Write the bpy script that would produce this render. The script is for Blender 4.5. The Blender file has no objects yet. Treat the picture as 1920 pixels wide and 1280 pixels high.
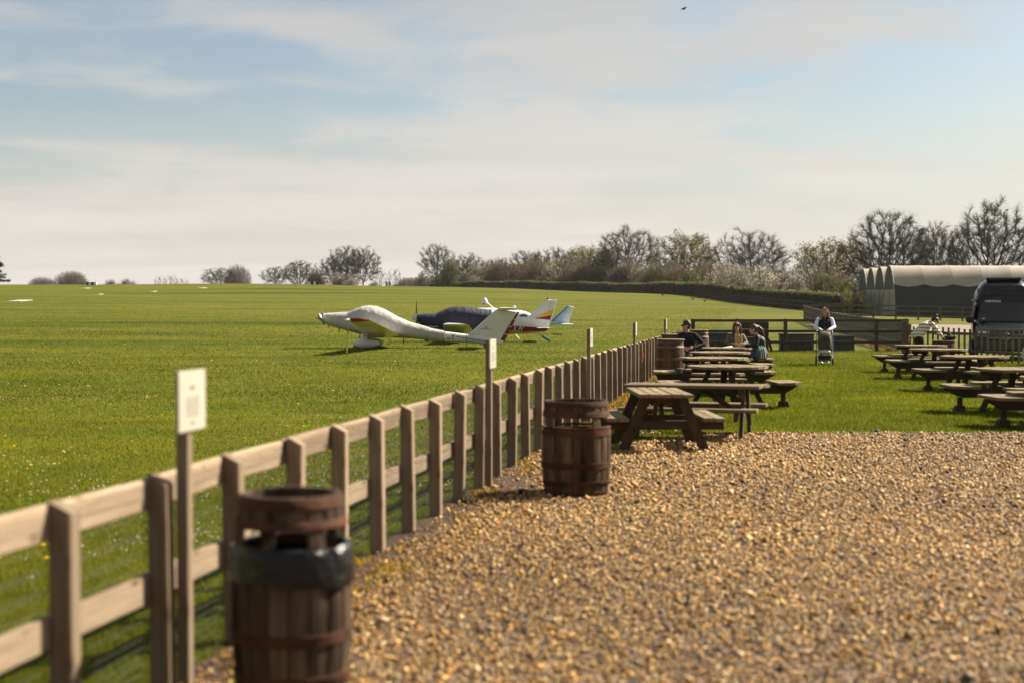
import bpy, math, random
import numpy as np
from mathutils import Vector, Matrix, kdtree
R = math.radians
scene = bpy.context.scene
# ---------------------------------------------------------------- camera
cam_d = bpy.data.cameras.new('camera')
cam = bpy.data.objects.new('camera', cam_d)
scene.collection.objects.link(cam)
cam.location = (0, 0, 1.7)
cam.rotation_euler = (R(90 - 1.353), 0, 0)
cam_d.lens = 50.0
cam_d.sensor_width = 36.0
cam_d.sensor_fit = 'HORIZONTAL'
cam_d.clip_start = 0.1
cam_d.clip_end = 9000
cam_d.dof.use_dof = True
cam_d.dof.focus_distance = 40.0
cam_d.dof.aperture_fstop = 1.6
scene.camera = cam
# ---------------------------------------------------------------- sun and sky
SUN_AZ, SUN_EL = 61.0, 41.0          # azimuth clockwise from +Y, elevation
sun_d = bpy.data.lights.new('sun', 'SUN')
sun_d.energy = 5.0
sun_d.angle = R(0.6)
sun_d.color = (1.0, 0.90, 0.74)
sun = bpy.data.objects.new('sun', sun_d)
scene.collection.objects.link(sun)
sdir = Vector((math.sin(R(SUN_AZ)) * math.cos(R(SUN_EL)), math.cos(R(SUN_AZ)) * math.cos(R(SUN_EL)), math.sin(R(SUN_EL))))
sun.rotation_euler = (-sdir).to_track_quat('-Z', 'Y').to_euler()
sun.location = (30, 20, 40)

world = bpy.data.worlds.new('World')
scene.world = world
world.use_nodes = True
nt = world.node_tree
nt.nodes.clear()
def wn(t, **kw):
    n = nt.nodes.new(t)
    for k, v in kw.items():
        setattr(n, k, v)
    return n
L = nt.links.new
w_out = wn('ShaderNodeOutputWorld')
w_bg = wn('ShaderNodeBackground')
w_bg.inputs['Strength'].default_value = 0.05
L(w_bg.outputs[0], w_out.inputs[0])
sky = wn('ShaderNodeTexSky', sky_type='NISHITA', sun_disc=False)
sky.sun_elevation = R(SUN_EL)
sky.sun_rotation = R(SUN_AZ)
sky.altitude = 100
sky.air_density = 1.0
sky.dust_density = 2.2
sky.ozone_density = 1.5
tc = wn('ShaderNodeTexCoord')
sep = wn('ShaderNodeSeparateXYZ')
L(tc.outputs['Generated'], sep.inputs[0])
def wm(op, a, b=None, c=None, clamp=False):
    n = wn('ShaderNodeMath', operation=op)
    n.use_clamp = clamp
    for i, s in enumerate((a, b, c)):
        if s is None:
            continue
        if isinstance(s, (int, float)):
            n.inputs[i].default_value = s
        else:
            L(s, n.inputs[i])
    return n.outputs[0]
# cloud layer: the view direction projected on a flat deck high above
zc = wm('MAXIMUM', wm('ADD', sep.outputs[2], 0.10), 0.02)
px_ = wm('DIVIDE', sep.outputs[0], zc)
py_ = wm('DIVIDE', sep.outputs[1], zc)
comb = wn('ShaderNodeCombineXYZ')
L(px_, comb.inputs[0]); L(py_, comb.inputs[1])
def wnoise(scale, loc, sc, detail=4.0, rough=0.5, dist=0.0):
    mp = wn('ShaderNodeMapping')
    mp.inputs['Location'].default_value = loc
    mp.inputs['Scale'].default_value = sc
    L(comb.outputs[0], mp.inputs[0])
    n = wn('ShaderNodeTexNoise')
    n.inputs['Scale'].default_value = scale
    n.inputs['Detail'].default_value = detail
    n.inputs['Roughness'].default_value = rough
    n.inputs['Distortion'].default_value = dist
    L(mp.outputs[0], n.inputs[0])
    return n.outputs[0]
CLOUD_LOC = (5.7, 2.3, 0.0)
big = wnoise(0.62, CLOUD_LOC, (0.75, 0.9, 1.0), 3.5, 0.45, 0.25)
fine = wnoise(2.4, (15.5, 2.2, 0.4), (0.85, 0.8, 1.0), 5.0, 0.55, 0.5)
field_ = wm('ADD', wm('MULTIPLY', big, 0.62), wm('MULTIPLY', fine, 0.38))
mr = wn('ShaderNodeMapRange', interpolation_type='SMOOTHSTEP')
L(field_, mr.inputs[0])
mr.inputs[1].default_value = 0.43; mr.inputs[2].default_value = 0.59
mr.inputs[3].default_value = 0.0; mr.inputs[4].default_value = 0.74
# thin veil thickening to the horizon
mh = wn('ShaderNodeMapRange', interpolation_type='SMOOTHSTEP')
L(sep.outputs[2], mh.inputs[0])
mh.inputs[1].default_value = 0.17; mh.inputs[2].default_value = 0.0
mh.inputs[3].default_value = 0.09; mh.inputs[4].default_value = 0.95
cov = wm('SUBTRACT', 1.0, wm('MULTIPLY', wm('SUBTRACT', 1.0, mr.outputs[0]), wm('SUBTRACT', 1.0, mh.outputs[0])), clamp=True)
mixc = wn('ShaderNodeMix', data_type='RGBA')
L(cov, mixc.inputs['Factor'])
dim = wn('ShaderNodeVectorMath', operation='MULTIPLY')
L(sky.outputs[0], dim.inputs[0])
dim.inputs[1].default_value = (0.86, 0.88, 0.82)
L(dim.outputs[0], mixc.inputs['A'])
# sunlit haze near the horizon is brighter than thin cloud overhead
mb_ = wn('ShaderNodeMapRange', interpolation_type='SMOOTHSTEP')
L(sep.outputs[2], mb_.inputs[0])
mb_.inputs[1].default_value = 0.02; mb_.inputs[2].default_value = 0.45
mb_.inputs[3].default_value = 1.0; mb_.inputs[4].default_value = 0.55
vm = wn('ShaderNodeVectorMath', operation='SCALE')
vm.inputs[0].default_value = (5.65, 5.28, 4.92)
# soft mottling inside the cloud bank
mott = wnoise(1.5, (2.0, 9.1, 0.0), (0.4, 1.1, 1.0), 4.0, 0.5, 0.4)
L(wm('MULTIPLY', mb_.outputs[0], wm('ADD', 0.86, wm('MULTIPLY', mott, 0.28))), vm.inputs['Scale'])
L(vm.outputs[0], mixc.inputs['B'])
L(mixc.outputs['Result'], w_bg.inputs['Color'])
scene.view_settings.view_transform = 'Standard'
scene.view_settings.look = 'None'
scene.view_settings.exposure = 1.5
scene.view_settings.gamma = 1.0
scene.cycles.max_bounces = 6
scene.cycles.diffuse_bounces = 3
scene.cycles.glossy_bounces = 2
scene.cycles.transmission_bounces = 3
scene.cycles.transparent_max_bounces = 6
scene.cycles.volume_bounces = 0
scene.cycles.use_denoising = True
scene.cycles.caustics_reflective = False
scene.cycles.caustics_refractive = False

rng = np.random.default_rng(11)
rnd = random.Random(5)
COL = scene.collection

# ---------------------------------------------------------------- helpers
def terrain(x, y):
    """height of the field: level by the yard, then a slow rise to a brow about 300 m off"""
    x = np.asarray(x, float); y = np.asarray(y, float)
    z = np.interp(y, [0, 50, 60, 80, 100, 125, 150, 175, 200, 225, 250, 275, 300, 350, 450, 650, 1000, 2000, 4000],
                  [0, 0, .10, .36, .72, 1.27, 1.98, 2.85, 3.8, 4.75, 5.55, 6.15, 6.55, 6.9, 6.4, 4.2, 0.0, -9.0, -22.0])
    f = np.interp(x, [-1e4, -40, 0, 15, 30, 40, 60, 200, 1e4], [1, 1, .87, .78, .72, .56, .46, .42, .42])
    roll = 0.10 * np.sin(x * .043 + 1.0) * np.sin(y * .061 + .4) + .07 * np.sin(x * .11 + y * .05)
    return z * f + roll * np.clip((y - 62) / 60, 0, 1)
def tz(x, y):
    return float(terrain(x, y))

def tag(o, label=None, cat=None, group=None, kind=None):
    if label: o['label'] = label
    if cat: o['category'] = cat
    if group: o['group'] = group
    if kind: o['kind'] = kind
    return o
def empty(name, loc=(0, 0, 0), rz=0.0, label=None, cat=None, group=None, sc=None):
    o = bpy.data.objects.new(name, None)
    o.empty_display_size = 0.2
    COL.objects.link(o)
    o.location = loc
    o.rotation_euler = (0, 0, rz)
    if sc: o.scale = sc
    return tag(o, label, cat, group)
def link(name, me, parent=None):
    o = bpy.data.objects.new(name, me)
    COL.objects.link(o)
    if parent is not None: o.parent = parent
    return o
def copy_tree(o, parent=None):
    c = o.copy()
    COL.objects.link(c)
    c.parent = parent
    for ch in o.children:
        copy_tree(ch, c)
    return c

class MB:
    def __init__(s):
        s.v = []; s.f = []; s.m = []
    def add(s, vs, fs, m=0):
        b = len(s.v)
        s.v.extend([tuple(p) for p in vs])
        s.f.extend([tuple(b + i for i in f) for f in fs])
        s.m.extend([m] * len(fs))
        return s
    def hexa(s, p, m=0):
        # p: 8 points, bottom ring 0-3 (ccw from above), top ring 4-7
        return s.add(p, [(3, 2, 1, 0), (4, 5, 6, 7), (0, 1, 5, 4), (1, 2, 6, 5), (2, 3, 7, 6), (3, 0, 4, 7)], m)
    def box(s, x0, x1, y0, y1, z0, z1, m=0):
        return s.hexa([(x0, y0, z0), (x1, y0, z0), (x1, y1, z0), (x0, y1, z0), (x0, y0, z1), (x1, y0, z1), (x1, y1, z1), (x0, y1, z1)], m)
    def bbox(s, x0, x1, y0, y1, z0, z1, b=0.008, m=0):
        """box with chamfered edges along its longest axis and ends"""
        d = (x1 - x0, y1 - y0, z1 - z0)
        ax = d.index(max(d))
        lo = [x0, y0, z0]; hi = [x1, y1, z1]
        o = [i for i in range(3) if i != ax]
        b = min(b, 0.4 * min(d[o[0]], d[o[1]]))
        def ring(t, k):
            a0, a1 = lo[o[0]] + k, hi[o[0]] - k
            c0, c1 = lo[o[1]] + k, hi[o[1]] - k
            pts = [(a0 + b, c0), (a1 - b, c0), (a1, c0 + b), (a1, c1 - b), (a1 - b, c1), (a0 + b, c1), (a0, c1 - b), (a0, c0 + b)]
            out = []
            for a, c in pts:
                p = [0, 0, 0]; p[ax] = t; p[o[0]] = a; p[o[1]] = c
                out.append(tuple(p))
            return out
        e = b * 0.6
        rs = [ring(lo[ax], e), ring(lo[ax] + e, 0), ring(hi[ax] - e, 0), ring(hi[ax], e)]
        return s.loft(rs, m, True, True)
    def loft(s, rings, m=0, cap0=True, cap1=True):
        n = len(rings[0])
        vs = [p for r in rings for p in r]
        fs = []
        for i in range(len(rings) - 1):
            for j in range(n):
                k = (j + 1) % n
                fs.append((i * n + j, i * n + k, (i + 1) * n + k, (i + 1) * n + j))
        if cap0: fs.append(tuple(reversed(range(n))))
        if cap1: fs.append(tuple((len(rings) - 1) * n + j for j in range(n)))
        return s.add(vs, fs, m)
    def tube(s, pts, rad, n=6, m=0, caps=True):
        pts = [Vector(p) for p in pts]
        if isinstance(rad, (int, float)): rad = [rad] * len(pts)
        rings = []
        t0 = None
        for i, p in enumerate(pts):
            a = pts[max(i - 1, 0)]; b = pts[min(i + 1, len(pts) - 1)]
            t = (b - a).normalized()
            if t0 is None:
                u = t.orthogonal().normalized()
            else:
                u = (u - t * u.dot(t)).normalized()
            t0 = t
            w = t.cross(u)
            rings.append([tuple(p + (u * math.cos(2 * math.pi * j / n) + w * math.sin(2 * math.pi * j / n)) * rad[i]) for j in range(n)])
        return s.loft(rings, m, caps, caps)
    def beam(s, p, q, w, h, up=(0, 0, 1), m=0):
        """rectangular bar from p to q: w across, h along 'up'"""
        p = Vector(p); q = Vector(q)
        t = (q - p).normalized()
        up = Vector(up)
        side = t.cross(up).normalized()
        up = side.cross(t).normalized()
        a = side * w / 2; b = up * h / 2
        return s.hexa([p - a - b, p + a - b, q + a - b, q - a - b, p - a + b, p + a + b, q + a + b, q - a + b], m)
    def lathe(s, prof, n=24, c=(0, 0, 0), m=0, axis='z', cap=True):
        rings = []
        for r, h in prof:
            ring = []
            for j in range(n):
                a = 2 * math.pi * j / n
                if axis == 'z': ring.append((c[0] + r * math.cos(a), c[1] + r * math.sin(a), c[2] + h))
                elif axis == 'x': ring.append((c[0] + h, c[1] + r * math.cos(a), c[2] + r * math.sin(a)))
                else: ring.append((c[0] + r * math.sin(a), c[1] + h, c[2] + r * math.cos(a)))
            rings.append(ring)
        return s.loft(rings, m, cap, cap)
    def ell(s, c, r, n=10, k=6, m=0):
        rings = []
        for i in range(k + 1):
            t = math.pi * i / k
            rr = max(math.sin(t), 0.02)
            rings.append([(c[0] + r[0] * rr * math.cos(2 * math.pi * j / n), c[1] + r[1] * rr * math.sin(2 * math.pi * j / n), c[2] - r[2] * math.cos(t)) for j in range(n)])
        return s.loft(rings, m)
    def prism(s, poly, y0, y1, m=0):
        """polygon in xz extruded along y"""
        n = len(poly)
        return s.loft([[(x, y0, z) for x, z in poly], [(x, y1, z) for x, z in poly]], m)
    def mesh(s, name, mats, smooth=False):
        me = bpy.data.meshes.new(name)
        me.from_pydata(s.v, [], s.f)
        if not isinstance(mats, (list, tuple)): mats = [mats]
        for mm in mats: me.materials.append(mm)
        if len(mats) > 1: me.polygons.foreach_set('material_index', s.m)
        if smooth:
            me.polygons.foreach_set('use_smooth', [True] * len(me.polygons))
        me.update()
        # consistent outward normals
        import bmesh
        bm = bmesh.new(); bm.from_mesh(me)
        bmesh.ops.recalc_face_normals(bm, faces=bm.faces)
        bm.to_mesh(me); bm.free()
        if smooth:
            try: me.set_sharp_from_angle(angle=R(50))
            except Exception: pass
        return me
    def build(s, name, mats, parent=None, smooth=False):
        return link(name, s.mesh(name, mats, smooth), parent)

def soup(name, V, F, mats, cols=None, mi=None):
    """big mesh from numpy arrays; F is (n,3) or (n,4); cols per-vertex rgb"""
    me = bpy.data.meshes.new(name)
    V = np.ascontiguousarray(V, np.float32); F = np.ascontiguousarray(F, np.int32)
    k = F.shape[1]
    me.vertices.add(len(V)); me.vertices.foreach_set('co', V.ravel())
    me.loops.add(F.size); me.loops.foreach_set('vertex_index', F.ravel())
    me.polygons.add(len(F))
    me.polygons.foreach_set('loop_start', np.arange(0, F.size, k, dtype=np.int32))
    me.polygons.foreach_set('loop_total', np.full(len(F), k, np.int32))
    if not isinstance(mats, (list, tuple)): mats = [mats]
    for m in mats: me.materials.append(m)
    if mi is not None: me.polygons.foreach_set('material_index', np.asarray(mi, np.int32))
    if cols is not None:
        a = me.color_attributes.new('tint', 'FLOAT_COLOR', 'POINT')
        c4 = np.ones((len(V), 4), np.float32); c4[:, :3] = cols
        a.data.foreach_set('color', c4.ravel())
    me.update(calc_edges=True)
    return me

# ---------------------------------------------------------------- materials
_M = {}
def new_mat(name):
    m = bpy.data.materials.new(name)
    m.use_nodes = True
    b = m.node_tree.nodes['Principled BSDF']
    return m, m.node_tree, b
def noise_node(t, scale, detail=4, rough=0.55, stretch=(1, 1, 1), coord='Object', dist=0.0):
    c = t.nodes.new('ShaderNodeTexCoord')
    mp = t.nodes.new('ShaderNodeMapping')
    mp.inputs['Scale'].default_value = stretch
    t.links.new(c.outputs[coord], mp.inputs[0])
    n = t.nodes.new('ShaderNodeTexNoise')
    n.inputs['Scale'].default_value = scale
    n.inputs['Detail'].default_value = detail
    n.inputs['Roughness'].default_value = rough
    n.inputs['Distortion'].default_value = dist
    t.links.new(mp.outputs[0], n.inputs[0])
    return n
def ramp(t, src, stops):
    r = t.nodes.new('ShaderNodeValToRGB')
    e = r.color_ramp.elements
    while len(e) > 1: e.remove(e[0])
    e[0].position = stops[0][0]; e[0].color = (*stops[0][1], 1)
    for p, c in stops[1:]:
        x = e.new(p); x.color = (*c, 1)
    t.links.new(src, r.inputs[0])
    return r.outputs[0]
def pm(name, c1, c2=None, scale=8.0, rough=0.7, bump=0.0, stretch=(1, 1, 1), vary=0.0, metal=0.0, spec=0.3, bscale=None, lo=.3, hi=.7, coat=0.0, bdist=.02):
    """noise-mixed Principled material; vary = brightness spread between objects"""
    if name in _M: return _M[name]
    m, t, b = new_mat(name)
    c2 = c2 or tuple(x * 0.8 for x in c1)
    n = noise_node(t, scale, 5, 0.6, stretch)
    col = ramp(t, n.outputs[0], [(lo, c1), (hi, c2)])
    if vary:
        oi = t.nodes.new('ShaderNodeObjectInfo')
        hs = t.nodes.new('ShaderNodeHueSaturation')
        ma = t.nodes.new('ShaderNodeMapRange')
        t.links.new(oi.outputs['Random'], ma.inputs[0])
        ma.inputs[3].default_value = 1 - vary; ma.inputs[4].default_value = 1 + vary
        t.links.new(ma.outputs[0], hs.inputs['Value'])
        t.links.new(col, hs.inputs['Color'])
        col = hs.outputs[0]
    t.links.new(col, b.inputs['Base Color'])
    b.inputs['Roughness'].default_value = rough
    b.inputs['Metallic'].default_value = metal
    b.inputs['Specular IOR Level'].default_value = spec
    if coat: b.inputs['Coat Weight'].default_value = coat
    if bump:
        bn = noise_node(t, bscale or scale * 2, 5, 0.6, stretch)
        bu = t.nodes.new('ShaderNodeBump')
        bu.inputs['Strength'].default_value = bump
        bu.inputs['Distance'].default_value = bdist
        t.links.new(bn.outputs[0], bu.inputs['Height'])
        t.links.new(bu.outputs[0], b.inputs['Normal'])
    _M[name] = m
    return m
def leafmat(name, tint=(1, 1, 1), trans=0.45, rough=0.6, spec=0.25):
    """thin leaf or blade: vertex tint, part of the light passes through"""
    if name in _M: return _M[name]
    m, t, b = new_mat(name)
    a = t.nodes.new('ShaderNodeAttribute'); a.attribute_name = 'tint'
    mx = t.nodes.new('ShaderNodeMix'); mx.data_type = 'RGBA'; mx.blend_type = 'MULTIPLY'
    mx.inputs['Factor'].default_value = 1
    t.links.new(a.outputs['Color'], mx.inputs['A'])
    mx.inputs['B'].default_value = (*tint, 1)
    t.links.new(mx.outputs['Result'], b.inputs['Base Color'])
    b.inputs['Roughness'].default_value = rough
    b.inputs['Specular IOR Level'].default_value = spec
    tr = t.nodes.new('ShaderNodeBsdfTranslucent')
    t.links.new(mx.outputs['Result'], tr.inputs['Color'])
    ms = t.nodes.new('ShaderNodeMixShader'); ms.inputs[0].default_value = trans
    out = t.nodes['Material Output']
    t.links.new(b.outputs[0], ms.inputs[1]); t.links.new(tr.outputs[0], ms.inputs[2])
    t.links.new(ms.outputs[0], out.inputs[0])
    _M[name] = m
    return m

W_STRETCH = {'x': (0.6, 9, 9), 'y': (9, 0.6, 9), 'z': (9, 9, 0.6)}
def wood(kind, ax):
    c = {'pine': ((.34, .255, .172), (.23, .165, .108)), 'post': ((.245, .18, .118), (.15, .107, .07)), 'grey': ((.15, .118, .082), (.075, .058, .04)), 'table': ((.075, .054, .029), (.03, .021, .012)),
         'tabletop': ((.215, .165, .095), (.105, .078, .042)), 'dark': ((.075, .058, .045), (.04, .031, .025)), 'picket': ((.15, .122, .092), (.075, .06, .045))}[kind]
    nm = 'wood_%s_%s' % (kind, ax)
    if nm in _M: return _M[nm]
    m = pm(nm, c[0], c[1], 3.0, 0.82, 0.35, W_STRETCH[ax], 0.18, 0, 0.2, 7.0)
    # knots
    t = m.node_tree; b = t.nodes['Principled BSDF']
    v = t.nodes.new('ShaderNodeTexVoronoi'); v.inputs['Scale'].default_value = 5.0
    cc = t.nodes.new('ShaderNodeTexCoord'); mp = t.nodes.new('ShaderNodeMapping')
    mp.inputs['Scale'].default_value = tuple(.62 if q < 1 else 1.5 for q in W_STRETCH[ax])
    t.links.new(cc.outputs['Object'], mp.inputs[0]); t.links.new(mp.outputs[0], v.inputs[0])
    kn = ramp(t, v.outputs['Distance'], [(.06, (.30, .27, .25)), (.13, (.8, .78, .76)), (.2, (1, 1, 1))])
    mx = t.nodes.new('ShaderNodeMix'); mx.data_type = 'RGBA'; mx.blend_type = 'MULTIPLY'; mx.inputs['Factor'].default_value = 1
    src = b.inputs['Base Color'].links[0].from_socket
    t.links.new(src, mx.inputs['A']); t.links.new(kn, mx.inputs['B']); t.links.new(mx.outputs['Result'], b.inputs['Base Color'])
    return m
# ================================================================ GROUND
def grass_material():
    m, t, b = new_mat('grass_ground')
    n1 = noise_node(t, 0.055, 4, 0.55, (0.30, 1.6, 1))         # mowing bands, dry swathes, and dark shadow streaks painted into the colour
    n2 = noise_node(t, 1.1, 6, 0.65, (0.7, 1, 1))
    n3 = noise_node(t, 22.0, 4, 0.7)
    c1 = ramp(t, n1.outputs[0], [(.32, (.036, .050, .002)), (.42, (.074, .088, .003)), (.53, (.112, .106, .006)), (.62, (.056, .072, .002)), (.75, (.105, .094, .008))])
    c2 = ramp(t, n2.outputs[0], [(.28, (.50, .60, .45)), (.52, (1, 1, 1)), (.74, (1.30, 1.15, 1.1))])
    c3 = ramp(t, n3.outputs[0], [(.30, (.45, .52, .45)), (.55, (1.0, 1.0, 1.0)), (.75, (1.45, 1.4, 1.25))])
    def mul(a, c):
        x = t.nodes.new('ShaderNodeMix'); x.data_type = 'RGBA'; x.blend_type = 'MULTIPLY'; x.inputs['Factor'].default_value = 1
        t.links.new(a, x.inputs['A']); t.links.new(c, x.inputs['B'])
        return x.outputs['Result']
    t.links.new(mul(mul(c1, c2), c3), b.inputs['Base Color'])
    b.inputs['Roughness'].default_value = 0.9
    b.inputs['Specular IOR Level'].default_value = 0.08
    bn = noise_node(t, 30.0, 5, 0.7)
    bu = t.nodes.new('ShaderNodeBump'); bu.inputs['Strength'].default_value = 0.5; bu.inputs['Distance'].default_value = 0.04
    t.links.new(bn.outputs[0], bu.inputs['Height']); t.links.new(bu.outputs[0], b.inputs['Normal'])
    return m
M_GRASS = grass_material()
ys = np.concatenate([np.linspace(-60, 0, 5), np.linspace(4, 60, 29), np.linspace(64, 360, 75), np.linspace(380, 700, 17), [800, 1000, 1400, 2000, 3000, 4500]])
xs = np.concatenate([[-3500, -2000, -1200, -800, -500, -350, -250], np.linspace(-200, 200, 101), [250, 350, 500, 800, 1200, 2000, 3500]])
gx, gy = np.meshgrid(xs, ys)
gz = terrain(gx, gy)
nx, ny = len(xs), len(ys)
V = np.stack([gx.ravel(), gy.ravel(), gz.ravel()], 1)
ii = (np.arange(ny - 1)[:, None] * nx + np.arange(nx - 1)[None]).ravel()
F = np.stack([ii, ii + 1, ii + nx + 1, ii + nx], 1)
g = link('ground', soup('ground', V, F, M_GRASS)); tag(g, kind='structure')
g.data.polygons.foreach_set('use_smooth', [True] * len(g.data.polygons))

# the boundary fence runs on this straight line
FA, FB = -2.653, 0.176
def fx(y): return FA + FB * y

# gravel yard: a sheet 4 mm above the ground with loose stones over it
def gravel_material():
    m, t, b = new_mat('gravel_bed')
    v = t.nodes.new('ShaderNodeTexVoronoi'); v.inputs['Scale'].default_value = 42
    c = t.nodes.new('ShaderNodeTexCoord'); t.links.new(c.outputs['Object'], v.inputs[0])
    sp = t.nodes.new('ShaderNodeSeparateColor'); t.links.new(v.outputs['Color'], sp.inputs[0])
    col = ramp(t, sp.outputs[0], [(0, (.02, .014, .009)), (.4, (.07, .043, .023)), (.75, (.14, .088, .045)), (1, (.22, .15, .085))])  # bed toned dark so the gaps carry the shade between stones
    t.links.new(col, b.inputs['Base Color'])
    b.inputs['Roughness'].default_value = 0.85
    bu = t.nodes.new('ShaderNodeBump'); bu.inputs['Strength'].default_value = 1; bu.inputs['Distance'].default_value = 0.012; bu.invert = True
    t.links.new(v.outputs['Distance'], bu.inputs['Height']); t.links.new(bu.outputs[0], b.inputs['Normal'])
    return m
M_GRAVEL = gravel_material()
GY1 = 19.1
mb = MB()
edge = []
for i in range(41):
    y = -3 + (12.6 + 3) * i / 40
    edge.append((fx(y) + .22 + .10 * math.sin(y * 2.3) + .05 * math.sin(y * 7.1), y))
back = [(fx(15.6) - .0 + .55 + (i / 40) * 22, GY1 - 2.8 * max(0, 1 - i / 5.0) ** 2 + .06 * math.sin(i * 1.7) + .04 * math.sin(i * 4.1)) for i in range(41)]
poly = edge + back + [(24, -3)]
mb.add([(x, y, .004) for x, y in poly], [tuple(range(len(poly)))])
o = mb.build('gravel_yard', M_GRAVEL); tag(o, kind='structure')
def in_gravel(x, y):
    xe = np.interp(y, [p[1] for p in edge], [p[0] for p in edge])
    bx = [p[0] for p in back]; by = [p[1] for p in back]
    yb = np.interp(x, bx, by)
    return (x > np.where(y < 12.6, xe, fx(y) + .42)) & (y < yb)

# bare soil strip under the fence
M_SOIL = pm('soil', (.085, .045, .021), (.032, .018, .010), 7.0, .95, 1.0, bscale=22, bdist=.06)
mb = MB(); n = 520; sr = np.random.default_rng(4)
L1 = []; L2 = []
for i in range(n + 1):
    y = -2 + 56 * i / n
    w = .30 + .10 * math.sin(y * 1.9) + .07 * math.sin(y * 5.3 + 1) + (.34 * math.exp(-((y - 12.6) / 1.7) ** 2)) + .1 * math.exp(-((y - 24) / 8) ** 2)
    L1.append((fx(y) - .10 - .05 * math.sin(y * 3.1), y)); L2.append((fx(y) + w, y))
vs = []; fs = []
for i in range(n + 1):
    (xa, y), (xb, _) = L1[i], L2[i]
    for k in range(5):
        s = k / 4
        vs.append((xa + (xb - xa) * s, y, .006 + .018 * math.sin(math.pi * s) * (.5 + .5 * math.sin(y * 1.3 + k)) * (1.8 if 11 < y < 14 else .8) + sr.uniform(0, .014) * math.sin(math.pi * s)))
    if i:
        for k in range(4):
            a = (i - 1) * 5 + k
            fs.append((a, a + 1, a + 6, a + 5))
mb.add(vs, fs)
o = mb.build('soil_strip', M_SOIL, smooth=True); tag(o, kind='structure')

# pinkish access track beyond the pens
M_TRACK = pm('track', (.20, .15, .125), (.15, .115, .095), 1.5, .95, .4)
mb = MB(); vs = []; fs = []
for i in range(31):
    x = 19.5 + 75 * i / 30
    ya = 78 - (x - 19.5) * .12; yb = 96 + .4 * math.sin(x * .3)
    for k in range(9):
        y = ya + (yb - ya) * k / 8
        vs.append((x, y, tz(x, y) + .05))
    if i:
        for k in range(8):
            a = (i - 1) * 9 + k; fs.append((a, a + 9, a + 10, a + 1))
mb.add(vs, fs)
o = mb.build('access_track', M_TRACK); tag(o, kind='structure')

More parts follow.
